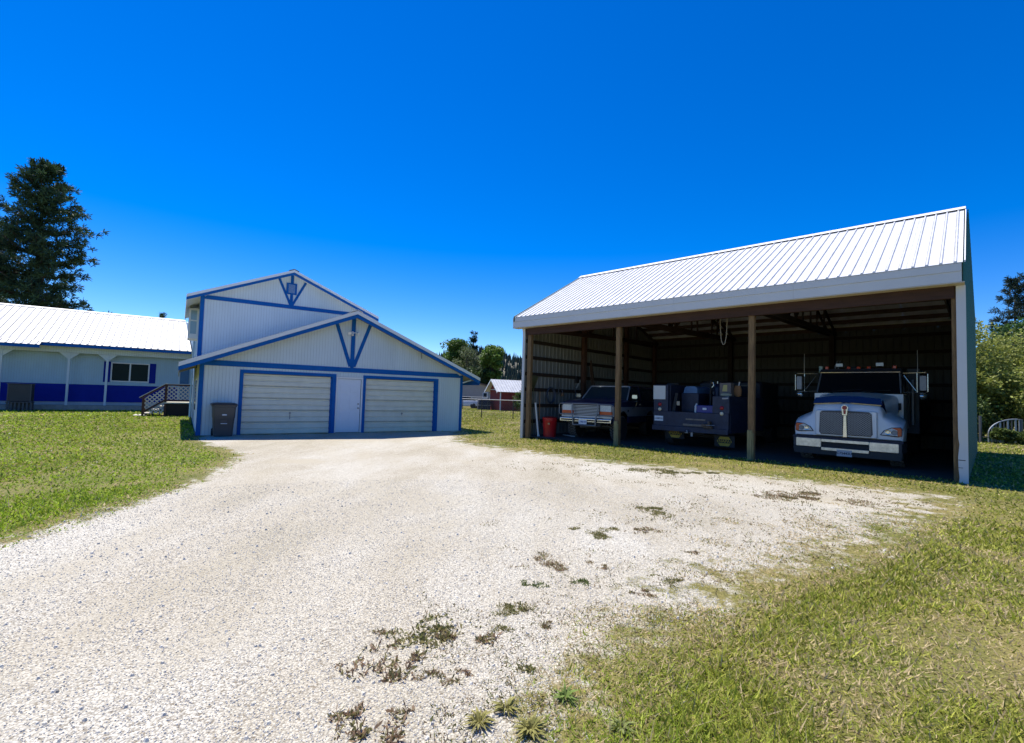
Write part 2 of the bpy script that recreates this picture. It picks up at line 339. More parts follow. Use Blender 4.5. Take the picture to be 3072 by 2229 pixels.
def sheet(name, mat, parent, a0, a1, P0, P1, axis='u', rib=.2286, rh=.03, t=.012, sides=(1,), sw=.016):
    """ribbed roofing sheet: ribs repeat along the ridge axis from a0 to a1, running from P0=(s,z) to P1"""
    pr = [a0]; prof = []
    n = max(1, round((a1-a0)/rib)); st = (a1-a0)/n
    prof.append((a0, 0))
    for k in range(n):
        c = a0+st*(k+.5)
        prof += [(c-.014-sw, 0), (c-.014, rh), (c+.014, rh), (c+.014+sw, 0)]
    prof.append((a1, 0)); prof += [(a1, -t), (a0, -t)]
    mb = MB()
    mk = (lambda a, s_, z: (a, s_, z)) if axis == 'u' else (lambda a, s_, z: (s_, a, z))
    A = [mk(a, P0[0], P0[1]+h) for a, h in prof]; B = [mk(a, P1[0], P1[1]+h) for a, h in prof]
    mb.loft(A, B)
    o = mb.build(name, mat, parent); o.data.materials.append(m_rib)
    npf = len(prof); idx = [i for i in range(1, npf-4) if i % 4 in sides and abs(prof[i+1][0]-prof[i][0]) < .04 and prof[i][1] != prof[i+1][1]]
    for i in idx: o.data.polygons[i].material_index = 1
    return o
def roof_slope(name, mat, parent, a0, a1, P0, P1, axis='u', wd=.9144, **kw):
    n = max(1, round((a1-a0)/wd)); st = (a1-a0)/n
    for k in range(n): sheet(name, mat, parent, a0+k*st+.0015, a0+(k+1)*st-.0015, P0, P1, axis, **kw)

def siding(parent, mat, u0, u1, v, bot, top, peaks=(), panel=1.2192, groove=.1016, gap=.009, t=.012, name='siding_panel', holes=()):
    """vertical-groove siding panels on the plane v (facing -v); bot/top are functions of u; each panel one part"""
    k = 0; a = u0
    while a < u1-.02:
        b = min(a+panel, u1); mb = MB(); s = a
        while s < b-.01:
            e = min(s+groove, b); x0, x1 = s+gap/2, e-gap/2
            if x1 > x0:
                cuts = sorted([x0, x1]+[p for p in peaks if x0 < p < x1]+[h for H_ in holes for h in H_[:2] if x0 < h < x1])
                for c0, c1 in zip(cuts[:-1], cuts[1:]):
                    m_ = (c0+c1)/2; b_ = bot(m_)
                    for h0, h1, ht in holes:
                        if h0 < m_ < h1: b_ = max(b_, ht)
                    if min(top(c0), top(c1)) > b_+.01:
                        mb.poly_y([(c0, b_), (c1, b_), (c1, top(c1)), (c0, top(c0))], v-t, v)
            s = e
        if mb.v: mb.build(name, mat, parent)
        a = b; k += 1

# ------------------------------------------------------------------ garage
GB = -.14
gar = empty('garage', (GX, GY, 0), GA, label='single-storey pale blue garage with blue trim and two roll-up doors', cat='garage')
GW, GD = 9.754, 8.0; ze, zR = 2.15, 4.50; gex, gov = .60, .55
ztip = 2.20; slope = (zR-ztip)/(GW/2+gex)
rf = lambda u: zR-.10-abs(u-GW/2)*slope
DL = (1.25, 4.204, 1.99); DR = (5.47, 8.46, 1.99); MD = (4.40, 5.30, 1.94)
holes = [(DL[0]-.1, DL[1]+.13, DL[2]+.1), (MD[0]-.05, MD[1]+.06, MD[2]+.08), (DR[0]-.1, DR[1]+.12, DR[2]+.1)]
# walls behind the siding (with real door openings)
mb = MB()
pts = [(0, 0, GB), (0, 0, 0)]
def wallseg(mb, u0, u1, b): # polygon under roof
    us = sorted([u0, u1]+([GW/2] if u0 < GW/2 < u1 else []))
    mb.poly_y([(u0, b), (u1, b)]+[(u, rf(u)) for u in reversed(us)], .0, .14)
wallseg(mb, .0, DL[0], GB); wallseg(mb, DL[0], DL[1], DL[2]); wallseg(mb, DL[1], MD[0], GB); wallseg(mb, MD[0], MD[1], MD[2]); wallseg(mb, MD[1], DR[0], GB); wallseg(mb, DR[0], DR[1], DR[2]); wallseg(mb, DR[1], GW, GB)
mb.build('front_wall', m_dark_groove, gar)
siding(gar, m_siding, .02, GW-.02, 0, lambda u: GB, rf, (GW/2,), holes=holes)
mb = MB(); mb.poly_x([(.142, GB), (GD, GB), (GD, 2.4), (.142, 2.4)], 0, .14); mb.build('side_wall', m_siding, gar)
mb = MB(); mb.poly_x([(.142, GB), (GD, GB), (GD, 2.4), (.142, 2.4)], GW-.14, GW); mb.build('side_wall', m_siding, gar)
mb = MB(); mb.poly_y([(.142, GB), (GW-.142, GB), (GW-.142, rf(GW)), (GW/2, rf(GW/2)), (.142, rf(0))], GD-.14, GD); mb.build('rear_wall', m_siding, gar)
MB().box(-.02, GW+.02, -.02, GD+.02, -.4, GB-.002).build('foundation', m_concrete, gar)
# window low on the side wall, seen almost edge-on
win = MB().box(-.03, .0, 2.2, 3.4, .55, 1.75).build('window', m_white, gar); MB().box(-.036, -.03, 2.26, 3.34, .61, 1.69).build('pane', m_glass, win)
# trim boards
T = .035
MB().box(-.025, .10, -T, .0-.0, GB, rf(0)-.05).build('corner_board', m_blue, gar)
MB().box(-.03, -.002, -.0, .10, GB, rf(0)-.05).build('corner_board', m_blue, gar)
MB().box(GW-.10, GW+.025, -T, 0, GB, rf(0)-.05).build('corner_board', m_blue, gar)
MB().poly_y([(-.02, 2.19), (GW+.02, 2.19), (GW-.28, 2.37), (.28, 2.37)], -T-.004, -.0125).build('band_board', m_blue, gar)
def board(name, mat, par, p, q, w_, v0, t, z=0):
    d = Vector((q[0]-p[0], 0, q[1]-p[1])).normalized(); c = Vector((-d.z, 0, d.x))*w_/2
    A = [Vector((p[0], v0, p[1]))-c, Vector((q[0], v0, q[1]))-c, Vector((q[0], v0, q[1]))+c, Vector((p[0], v0, p[1]))+c]
    return MB().loft(A, [a+Vector((0, t, 0)) for a in A]).build(name, mat, par)
# gable fan of three braces
board('gable_brace', m_blue, gar, (4.235, 4.12), (4.83, 2.42), .13, -.034, .021)
board('gable_brace', m_blue, gar, (4.90, 4.38), (4.90, 2.42), .15, -.040, .027)
board('gable_brace', m_blue, gar, (5.55, 4.10), (4.97, 2.42), .13, -.034, .021)
MB().poly_y([(4.70, 2.70), (5.10, 2.70), (4.96, 2.37), (4.84, 2.37)], -.045, -.0128).build('brace_block', m_blue, gar)
# rakes: blue board under a white metal edge
for s_ in (-1, 1):
    c = GW/2; e = c+s_*(GW/2+gex)
    A = [(c, zR-.10), (e, ztip-.10), (e, ztip-.24), (c, zR-.25)]
    MB().poly_y(A, -gov, -gov+.04).build('rake_board', m_blue, gar)
    A = [(c, zR+.02), (e, ztip+.02), (e, ztip-.11), (c, zR-.11)]
    MB().poly_y(A, -gov-.025, -gov-.003).build('rake_flashing', m_white, gar)
    # soffit under the overhang and along the eave
    MB().poly_y([(c, zR-.115), (e, ztip-.115), (e, ztip-.13), (c, zR-.13)], -gov+.04, GD+.3).build('soffit', M('soffit_tan', (.30, .27, .20), .8) if s_ < 0 else bpy.data.materials['soffit_tan'], gar)
    MB().box(min(e, e-s_*.03), max(e, e-s_*.03), -gov+.041, GD+.3, ztip-.30, ztip-.02).build('eave_fascia', m_blue if s_ > 0 else m_steelgrey, gar)
    P0 = (e, ztip+.005); P1 = (c, zR+.005)
    roof_slope('roof_sheet', m_roof, gar, -gov-.02, GD+.3, P0, P1, 'v', rib=.3048)
MB().poly_y([(GW/2-.2, zR-.02), (GW/2, zR+.065), (GW/2+.2, zR-.02), (GW/2, zR+.04)], -gov-.03, GD+.3).build('ridge_cap', m_white, gar)
# eave bracket on the sunny side corner
board('eave_bracket', m_siding, gar, (GW+.02, 1.98), (GW+.45, 2.12), .05, -.04, .10)
# door trims + doors
def rolldoor(D):
    l, r, t = D; w_ = .11
    MB().box(l-w_, l, -.045, -.0, GB, t+w_).build('door_trim', m_blue, gar); MB().box(r, r+w_+.02, -.045, -.0, GB, t+w_).build('door_trim', m_blue, gar)
    MB().box(l+.001, r-.001, -.046, .0, t, t+w_).build('door_trim', m_blue, gar)
    MB().box(r-.045, r-.0005, .001, .10, GB, t-.001).build('door_jamb', m_blue, gar)
    d = empty('garage_door', (0, 0, 0)); d.parent = gar
    z = GB+.012; n = 5; hh = (t-GB-.02)/n
    for k in range(n):
        z0 = z+k*hh; mb = MB()
        # each section: pressed steel with ribs
        prof = [(.075, z0+.004), (.045, z0+.03), (.045, z0+hh*.36), (.075, z0+hh*.40), (.075, z0+hh*.46), (.045, z0+hh*.50), (.045, z0+hh*.80), (.08, z0+hh*.83), (.08, z0+hh*.92), (.045, z0+hh*.94), (.045, z0+hh-.012), (.075, z0+hh-.004), (.09, z0+hh-.004), (.09, z0+.004)]
        mb.poly_x(prof, l+.006, r-.05); mb.build('door_section', m_cream, d)
    c = l+(r-l)*.52
    h = MB().lathe([(.0, .02), (.035, .022), (.035, .044), (0, .046)], c, .62, 12, 'y').build('lock', m_steelgrey, d)
    MB().box(c-.012, c+.012, .012, .04, .40 if D is DL else .55, .58).build('pull_handle', m_steelgrey, d)
rolldoor(DL); rolldoor(DR)
dr = empty('door', (0, 0, 0)); dr.parent = gar
MB().box(MD[0]-.05, MD[0], -.03, .05, GB+.03, MD[2]+.07).build('door_frame', m_white, dr); MB().box(MD[1], MD[1]+.06, -.03, .05, GB+.03, MD[2]+.07).build('door_frame', m_white, dr)
MB().box(MD[0]+.001, MD[1]-.001, -.03, .05, MD[2], MD[2]+.07).build('door_frame', m_white, dr); MB().box(MD[0]-.05, MD[1]+.06, -.05, .06, GB, GB+.028).build('threshold', m_steelgrey, dr)
mb = MB().box(MD[0]+.01, MD[1]-.015, .015, .055, GB+.04, MD[2]-.01)
mb.build('door_leaf', m_wdoor, dr)
for a, b in ((.12, .40), (.49, .77)):
    for z0, z1 in ((.05, .75), (.85, 1.40), (1.50, 1.78)):
        MB().box(MD[0]+a, MD[0]+b, .006, .0148, GB+z0+.06, GB+z1+.06, .006).build('raised_panel', m_wdoor, dr)
for z in (.82, .98): MB().lathe([(0, -.05), (.028, -.045), (.03, -.02), (.018, -.01), (.03, .012), (0, .013)] if z < .9 else [(0, -.01), (.028, -.008), (.03, .012), (0, .013)], MD[1]-.085, z, 12, 'y').build('door_knob' if z < .9 else 'deadbolt', m_steelgrey, dr, smooth=True)
# twin floodlight under the gable
fl = empty('floodlight', gw(4.86, -.07, 3.72), GA, label='white twin floodlight fixed to the garage gable above the braces', cat='floodlight')
MB().lathe([(0, .035), (.06, .034), (.06, .0), (.0, -.005)], 0, 0, 12, 'y').build('wall_plate', m_white, fl, smooth=True)
for s_ in (-1, 1):
    mb = MB().tube([(0, 0, 0), (s_*.06, -.06, .0), (s_*.10, -.10, -.01)], .018, 8).tube([(s_*.09, -.07, 0), (s_*.13, -.13, -.02), (s_*.17, -.20, -.05)], [.035, .05, .065], 10)
    mb.build('lamp_head', m_white, fl, smooth=True)
MB().tube([(-.02, -.02, -.03), (-.02, -.07, -.10)], [.03, .045], 10).build('motion_sensor', m_white, fl, smooth=True)
MB().tube([gw(7.77, -.05, 3.36), gw(7.765, -.03, 3.2), gw(7.78, -.025, 2.92)], .009, 6).build('hanging_wire', m_black, label='short black wire hanging down the garage gable siding', cat='wire')

# ------------------------------------------------------------------ two-storey wing
wing = empty('two_storey_wing', (GX, GY, 0), GA, label='tall pale blue two-storey wing with louvred gable vent rising behind the garage', cat='house')
V0, SW, V1 = 4.0, 6.60, 10.6; sR, sT, sex, sov = 6.62, 5.02, .50, .40
ssl = (sR-sT)/(SW/2+sex); srf = lambda u: sR-.1-abs(u-SW/2)*ssl
MB().poly_y([(0, -.3), (SW, -.3), (SW, srf(SW)), (SW/2, srf(SW/2)), (0, srf(0))], V0+.001, V0+.15).build('front_wall', m_dark_groove, wing)
siding(wing, m_siding, .02, SW-.02, V0, lambda u: max(1.9, rf(u)+.12) if u < GW/2 else 4.2, srf, (SW/2,), name='siding_panel')
MB().poly_x([(V0+.152, -.3), (15.2, -.3), (15.2, 5.0), (10.6, 5.0), (10.6, 5.1), (V0+.152, 5.1)], 0, .14).build('side_wall', m_siding_h, wing)
MB().loft([(0, 15.202, -.3), (-.45, 20.4, -.3), (-.45, 20.4, 5.80), (0, 15.202, 5.0)], [(.3, 15.202, -.3), (.3, 20.4, -.3), (.3, 20.4, 5.80), (.3, 15.202, 5.0)]).build('side_wall', m_siding_h, wing)
MB().poly_x([(V0+.152, -.3), (V1, -.3), (V1, 5.1), (V0+.152, 5.1)], SW-.14, SW).build('side_wall', m_siding, wing)
MB().poly_y([(.31, -.3), (SW-.15, -.3), (SW-.15, srf(SW)), (SW/2, srf(SW/2)), (.31, srf(.3))], V1-.15, V1).build('rear_wall', m_siding, wing)
MB().box(-.03, .11, V0-.04, V0-.0125, 2.2, srf(0)-.02).build('corner_board', m_blue, wing)
MB().box(-.032, -.002, V0-.0, V0+.10, 2.2, srf(0)-.02).build('corner_board', m_blue, wing)
MB().poly_y([(.0, 4.99), (SW, 4.99), (SW-.2, 5.15), (.2, 5.15)], V0-.045, V0-.0128).build('band_board', m_blue, wing)
board('gable_brace', m_blue, wing, (2.78, 6.26), (3.27, 5.16), .10, V0-.036, .022)
board('gable_brace', m_blue, wing, (3.30, 6.48), (3.30, 6.11), .12, V0-.040, .026)
board('gable_brace', m_blue, wing, (3.30, 5.62), (3.30, 5.15), .12, V0-.040, .026)
board('gable_brace', m_blue, wing, (3.86, 6.22), (3.35, 5.16), .10, V0-.036, .022)
vent = MB().box(3.08, 3.50, V0-.07, V0-.0128, 5.62, 6.11).build('gable_vent', m_blue, wing)
for k in range(9):
    z = 5.69+k*.042
    MB().loft([(3.16, V0-.082, z), (3.42, V0-.082, z), (3.42, V0-.0705, z+.012), (3.16, V0-.0705, z+.012)], [(3.16, V0-.085, z+.004), (3.42, V0-.085, z+.004), (3.42, V0-.0735, z+.016), (3.16, V0-.0735, z+.016)]).build('louvre_slat', m_siding, vent)
for s_ in (-1, 1):
    c = SW/2; e = c+s_*(SW/2+sex)
    MB().poly_y([(c, sR-.09), (e, sT-.09), (e, sT-.20), (c, sR-.20)], V0-sov, V0-sov+.04).build('rake_board', m_blue, wing)
    MB().poly_y([(c, sR+.02), (e, sT+.02), (e, sT-.09), (c, sR-.09)], V0-sov-.025, V0-sov-.003).build('rake_flashing', m_white, wing)
    MB().poly_y([(c, sR-.10), (e, sT-.10), (e, sT-.115), (c, sR-.115)], V0-sov+.041, V1+.3).build('soffit', m_white, wing)
    MB().box(min(e, e-s_*.03), max(e, e-s_*.03), V0-sov+.042, V1+.3, sT-.22, sT-.02).build('eave_fascia', m_white, wing)
    roof_slope('roof_sheet', m_roof, wing, V0-sov-.02, V1+.3, (e, sT+.005), (c, sR+.005), 'v', rib=.3048)
MB().poly_y([(SW/2-.2, sR-.02), (SW/2, sR+.06), (SW/2+.2, sR-.02), (SW/2, sR+.035)], V0-sov-.03, V1+.3).build('ridge_cap', m_steelgrey, wing)
# projecting bay window high on the side wall
bw = empty('bay_window', (0, 0, 0)); bw.parent = wing
MB().box(-.36, -.001, 6.2, 7.6, 3.55, 3.75).build('window_sill', m_white, bw)
MB().box(-.36, -.29, 6.2, 6.27, 3.75, 4.85).build('window_frame', m_white, bw); MB().box(-.07, -.001, 6.2, 6.27, 3.75, 4.85).build('window_frame', m_white, bw)
MB().box(-.289, -.071, 6.2, 6.27, 4.30, 4.36).build('window_frame', m_white, bw); MB().box(-.289, -.071, 6.2, 6.27, 4.78, 4.85).build('window_frame', m_white, bw)
MB().box(-.289, -.071, 6.225, 6.24, 3.75, 4.78).build('pane', M('pane_pale', (.30, .42, .50), .1, var=.1), bw)
MB().box(-.36, -.001, 6.271, 7.6, 3.75, 4.85).build('bay_box', m_siding_h, bw)
MB().tube([(-.07, 9.0, 4.9), (-.07, 9.0, .0)], .04, 8).build('downspout', m_siding_h, wing)
# ------------------------------------------------------------------ house (long low wing to the side)
house = empty('house', (GX, GY, 0), GA, label='long low house with white metal roof, porch posts and deep blue wainscot', cat='house')
HU0, HU1, HV = -13.0, -.06, 16.3
MB().box(HU0, HU1, HV+.001, HV+.15, -.2, 3.5).build('front_wall', m_dark_groove, house)
siding(house, m_siding_h, HU0, HU1, HV, lambda u: 1.42, lambda u: 3.3, panel=1.2192, groove=.1016, gap=.007)
for k in range(6):
    z = .466+k*.153
    MB().poly_x([(HV-.026, z), (HV-.012, z+.153), (HV, z+.153), (HV, z)], HU0, HU1).build('lap_board', m_deep, house)
MB().box(HU0, HU1, HV-.035, HV, 1.387, 1.418).build('rail_trim', m_siding_h, house)
MB().box(HU0, HU1, HV-.03, HV, .43, .464).build('sill_board', m_deep, house)
MB().box(HU0, HU1, 15.62, HV+.15, -.25, .26).build('foundation', m_concrete, house)
# porch frieze and eave
siding(house, m_siding, HU0, HU1, 15.72, lambda u: 3.06, lambda u: 3.36, panel=2.4384, groove=.1016, gap=.008, name='frieze_panel')
MB().box(HU0, HU1, 15.722, 15.80, 3.05, 3.40).build('frieze_beam', m_dark_groove, house)
MB().box(HU0, HU1, 15.02, 15.05, 3.33, 3.47).build('eave_fascia', m_blue, house)
MB().box(HU0, HU1, 15.051, HV, 3.37, 3.385).build('soffit', m_siding_h, house)
hsl = (5.84-3.50)/(20.3-15.0)
n = 14; w_ = (HU1-HU0)/n
roof_slope('roof_sheet', m_roof, house, HU0, -1.20, (15.0, 3.50), (20.3, 5.84), 'u', rib=.3048, sides=(1, 3), sw=.032)
# last sheets run against the taller wing, cut on the skew
for k in range(3):
    a0 = -1.197+k*.38; a1 = a0+.377
    te = lambda a: a-.37*(a+1.197)/1.14
    pr = [(0, 0), (.145, 0), (.175, .03), (.195, .03), (.225, 0), (.377, 0), (.377, -.012), (0, -.012)]
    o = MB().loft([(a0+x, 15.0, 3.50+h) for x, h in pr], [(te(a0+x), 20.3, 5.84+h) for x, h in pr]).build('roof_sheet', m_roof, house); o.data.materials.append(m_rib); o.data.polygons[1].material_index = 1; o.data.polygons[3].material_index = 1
roof_slope('rear_roof_sheet', m_roof, house, HU0, -.45, (25.6, 3.5), (20.3, 5.84), 'u', wd=3.2, rib=.3048)
MB().poly_x([(20.1, 5.79), (20.3, 5.89), (20.5, 5.79), (20.3, 5.865)], HU0, -.43).build('ridge_cap', m_white, house)
MB().box(HU0, HU1-.4, 25.0, 25.15, -.2, 3.45).build('rear_wall', m_siding_h, house)
MB().loft([(HU0, HV+.16, -.2), (HU0, 24.99, -.2), (HU0, 24.99, 3.4), (HU0, 20.3, 5.7), (HU0, HV+.16, 3.9)], [(HU0+.15, HV+.16, -.2), (HU0+.15, 24.99, -.2), (HU0+.15, 24.99, 3.4), (HU0+.15, 20.3, 5.7), (HU0+.15, HV+.16, 3.9)]).build('gable_wall', m_siding_h, house)
# lowered eave over the next bay
ext = empty('eave_extension', (0, 0, 0)); ext.parent = house
for k in range(2): sheet('roof_sheet', m_roof, ext, -8.05+k*.805, -8.05+(k+1)*.805-.003, (14.58, 3.335), (15.05, 3.545), 'u', rib=.27, sides=(1, 3), sw=.032)
MB().box(-8.05, -6.44, 14.60, 14.63, 3.17, 3.31).build('eave_fascia', m_blue, ext)
MB().box(-8.05, -6.44, 14.631, 15.01, 3.20, 3.22).build('soffit', m_siding_h, ext)
# posts with curved-looking knee braces
for u in (-3.88, -5.46, -8.02, -10.6):
    MB().box(u-.05, u+.05, 15.74, 15.84, .26, 3.05).build('porch_post', m_siding, house)
    for s_ in (-1, 1):
        x = u+s_*.05
        MB().poly_y([(x, 2.72), (x+s_*.36, 3.05), (x, 3.05)], 15.76, 15.81).build('knee_brace', m_siding, house)
# window with shutters
wn = empty('window', (0, 0, 0)); wn.parent = house
for x0, x1, z0, z1 in ((-3.76, -3.70, 1.59, 2.68), (-2.08, -2.02, 1.59, 2.68), (-3.699, -2.081, 2.62, 2.68), (-3.699, -2.081, 1.59, 1.65), (-2.94, -2.87, 1.651, 2.619)):
    MB().box(x0, x1, HV-.05, HV-.0, z0, z1).build('window_frame', m_white, wn)
for x0, x1 in ((-3.699, -2.941), (-2.869, -2.081)):
    MB().box(x0, x1, HV-.03, HV-.024, 1.651, 2.619).build('pane', glass('window_glass', (.02, .032, .032), .25, .03) if x0 < -3 else bpy.data.materials['window_glass'], wn)
for x0, x1 in ((-4.07, -3.77), (-2.01, -1.72)):
    sh = MB().box(x0, x1, HV-.04, HV-.013, 1.55, 2.70).build('shutter', m_deep, house)
    for k in range(18): MB().box(x0+.04, x1-.04, HV-.048, HV-.0405, 1.62+k*.057, 1.655+k*.057).build('shutter_slat', m_deep, sh)
dd = empty('door', (0, 0, 0)); dd.parent = house
MB().box(-.62, -.54, HV-.05, HV, .47, 2.9).build('door_frame', m_siding, dd); MB().box(-.535, -.10, HV-.03, HV, .47, 2.85).build('door_leaf', M('door_blue', (.05, .17, .33), .5), dd)

# ------------------------------------------------------------------ air conditioner
ac = empty('air_conditioner', gw(-7.0, 14.75, 0), GA, label='grey louvred air conditioner on a slatted stand against the deep blue wainscot', cat='air conditioner')
mg = M('ac_grey', (.07, .075, .085), .6, var=.2)
MB().box(-.42, .42, -.30, .30, .46, 1.31, .02).build('cabinet', M('ac_dark', (.03, .033, .04), .7), ac)
for x in (-.42, .39):
    for y in (-.315, .285): MB().box(x-.005, x+.035, y-.005, y+.035, .44, 1.31).build('corner_post', mg, ac)
for k in range(16):
    z = .50+k*.05; MB().box(-.385, .385, -.318, -.302, z, z+.022).build('grille_louvre', mg, ac)
MB().box(-.46, .46, -.34, .34, 1.311, 1.345).build('top_cover', mg, ac)
MB().box(-.46, .46, -.34, .34, .40, .439).build('stand_top', mg, ac)
for k in range(7): MB().box(-.43+k*.14, -.36+k*.14, -.32, -.27, -.05, .399).build('stand_slat', mg, ac)
MB().box(-.44, .44, .20, .30, -.05, .399).build('stand_back', mg, ac)

# ------------------------------------------------------------------ steps with lattice railing
st = empty('porch_steps', (GX, GY, 0), GA, label='brown porch steps and landing with white lattice railing', cat='steps')
VS = 9.7
MB().box(-1.95, -1.86, VS, VS+.09, -.1, .84).build('post', m_brown, st); MB().box(-1.10, -1.01, VS, VS+.09, -.1, 1.52).build('post', m_brown, st)
MB().box(-.10, -.01, VS, VS+.09, -.1, 1.50).build('post', m_brown, st)
MB().box(-1.95, -1.86, VS+1.2, VS+1.29, -.1, .84).build('post', m_brown, st); MB().box(-1.10, -1.01, VS+1.2, VS+1.29, -.1, 1.52).build('post', m_brown, st)
for dv in (0, 1.2):
    board('hand_rail', m_brown, st, (-2.04, .83), (-1.055, 1.52), .07, VS-.03+dv, .14)
    board('rail_cap', m_lath, st, (-2.06, .87), (-1.055, 1.575), .03, VS-.04+dv, .16)
    MB().box(-1.055, .0, VS-.03+dv, VS+.11+dv, 1.46, 1.53).build('hand_rail', m_brown, st)
    MB().box(-1.055, .0, VS-.04+dv, VS+.12+dv, 1.531, 1.555).build('rail_cap', m_lath, st)
board('bottom_rail', m_brown, st, (-1.88, .20), (-1.05, .78), .08, VS, .08)
MB().box(-1.009, -.101, VS, VS+.08, .70, .78).build('bottom_rail', m_brown, st)
def lattice(name, u0, u1, lo, hi, v):
    mb = MB(); sp = .185; zz0 = min(lo(u0), lo(u1)); zz1 = max(hi(u0), hi(u1))
    for sgn in (1, -1):
        c = zz0-(u1-u0)
        while c < zz1+(u1-u0):
            # line z = c + (u-u0)*sgn (+ width shift)
            us = np.linspace(u0, u1, 80); z = c+(us-u0)*sgn if sgn > 0 else c+(u1-us)
            ok = (z > np.array([lo(a) for a in us])) & (z < np.array([hi(a) for a in us]))
            if ok.sum() > 3:
                i = np.where(ok)[0]; a, b = i[0], i[-1]
                mb.bar((us[a], v+(.0 if sgn > 0 else .009), z[a]), (us[b], v+(.0 if sgn > 0 else .009), z[b]), .046, .008, (0, 1, 0))
            c += sp
    return mb.build(name, m_lath, st)
lattice('lattice_panel', -1.009, -.101, lambda u: .78, lambda u: 1.46, VS+.03)
lattice('lattice_panel', -1.859, -1.101, lambda u: .23+.70*(u+1.88), lambda u: .80+.70*(u+1.95)-.02, VS+.03)
lattice('lattice_skirt', -1.70, -1.101, lambda u: .12, lambda u: .20+.70*(u+1.88)-.07, VS+.03)
m_tread = M('step_board', (.55, .50, .42), .8, var=.15)
for k in range(3):
    MB().box(-1.85+k*.27, -1.58+k*.27, VS+.091, VS+1.19, .10+k*.17, .14+k*.17).build('tread', m_tread, st)
    MB().box(-1.83+k*.27, -1.80+k*.27, VS+.095, VS+1.185, -.08, .10+k*.17-.001).build('riser', m_brown, st)
MB().box(-1.10, -.005, VS-.03, VS+1.3, .60, .66).build('landing_board', M('landing_edge', (.62, .58, .46), .7), st)
MB().box(-1.04, -.03, VS+.04, VS+1.25, -.15, .599).build('landing_skirt', M('skirt_dark', (.028, .022, .02), .9), st)
MB().box(-2.25, -1.75, VS+.0, VS+1.2, -.1, .035).build('step_stone', M('paver', (.5, .47, .42), .9), st)

# ------------------------------------------------------------------ trash bin
tb = empty('trash_bin', gw(.70, -.40, -.13), GA, label='dark grey wheeled trash bin beside the garage door', cat='trash bin')
def rr_ring(w_, d, z, r=.06, n=4, yo=0):
    pts = []
    for cx, cy, a0 in ((w_-r, d-r, 0), (-w_+r, d-r, 90), (-w_+r, -d+r, 180), (w_-r, -d+r, 270)):
        for k in range(n+1):
            a = R(a0+90*k/n); pts.append((cx+r*math.cos(a), cy+r*math.sin(a)+yo, z))
    return pts
MB().rings([rr_ring(.255, .27, .02), rr_ring(.265, .28, .08), rr_ring(.30, .33, .60), rr_ring(.31, .34, .62), rr_ring(.325, .36, .96), rr_ring(.345, .38, .97), rr_ring(.345, .38, 1.02)]).build('body', m_plastic, tb, smooth=35)
MB().rings([rr_ring(.365, .40, 1.021), rr_ring(.37, .405, 1.05), rr_ring(.33, .36, 1.085), rr_ring(.20, .22, 1.10)]).build('lid', m_lidp, tb, smooth=50)
MB().tube([(-.27, .40, 1.0), (.27, .40, 1.0)], .016, 8).build('handle', m_lidp, tb)
MB().box(-.10, .09, -.352, -.335, .44, .56).build('lift_pocket', m_lidp, tb); MB().tube([(-.09, -.355, .435), (.09, -.355, .435)], .011, 8).build('lift_bar', m_plate, tb)
MB().box(-.06, .07, -.362, -.345, .70, .735).build('label_plate', m_plate, tb)
for s_ in (-1, 1): MB().lathe([(0, -.03), (.10, -.03), (.125, -.015), (.125, .015), (.10, .03), (0, .03)], s_*.28, .125, 16, 'x').move(0, .28, 0).build('wheel', m_black, tb, smooth=30)

# ------------------------------------------------------------------ open pole barn
barn = empty('pole_barn', (CXX, CYY, 0), CA, label='open-front pole barn with white metal roof and green end wall', cat='barn')
CW, CD, VR = 12.2, 10.2, 3.86
ZE, ZRR, ZB = 4.46, 6.82, 4.58   # front eave, ridge, rear eave
skew = lambda v: .18*v/10.2
def roofz(v): return ZE+(v+.32)*(ZRR-ZE)/(VR+.32) if v < VR else ZRR+(v-VR)*(ZB-ZRR)/(10.5-VR)
roof_slope('roof_sheet', m_roof, barn, -.22, CW-.02, (-.34, ZE-.01), (VR, ZRR), 'u')
roof_slope('rear_roof_sheet', m_roof, barn, -.22, CW, (10.55, ZB), (VR, ZRR), 'u', wd=1.83)
MB().poly_x([(VR-.2, ZRR-.06), (VR, ZRR+.06), (VR+.2, ZRR-.06), (VR, ZRR+.035)], -.23, CW+.01).build('ridge_cap', m_white, barn)
# gable flashings
MB().loft([(-.235, -.36, ZE-.19), (-.235, -.36, ZE+.02), (-.235, VR, ZRR+.03), (-.235, VR, ZRR-.18)], [(-.205, -.36, ZE-.19), (-.205, -.36, ZE+.02), (-.205, VR, ZRR+.03), (-.205, VR, ZRR-.18)]).build('gable_flashing', m_green, barn)
MB().loft([(CW+.0, -.35, ZE-.02), (CW+.0, -.35, ZE+.02), (CW+.0, VR, ZRR+.03), (CW+.0, VR, ZRR-.01)], [(CW+.02, -.35, ZE-.02), (CW+.02, -.35, ZE+.02), (CW+.02, VR, ZRR+.03), (CW+.02, VR, ZRR-.01)]).build('gable_flashing', m_white, barn)
# front fascia: two metal trims, one above the other, in lengths
m_fas = M('fascia_white', (.60, .60, .58), .5, var=.04, scale=2)
for a, b in ((-.40, 3.05), (3.053, 6.1), (6.103, 9.15), (9.153, CW-.04)):
    MB().poly_x([(-.33, 4.275), (-.33, 4.435), (-.30, 4.435), (-.30, 4.275)], a if a > 0 else -.30, b).build('upper_fascia', m_fas, barn)
    MB().poly_x([(-.315, 4.06), (-.315, 4.272), (-.26, 4.272), (-.26, 4.06)], a if a > 0 else -.30, b).build('lower_fascia', m_fas, barn)
MB().poly_x([(-.316, 4.035), (-.316, 4.058), (-.0, 4.058), (-.0, 4.035)], -.30, CW-.0).build('drip_trim', M('drip_cream', (.55, .48, .36), .6), barn)
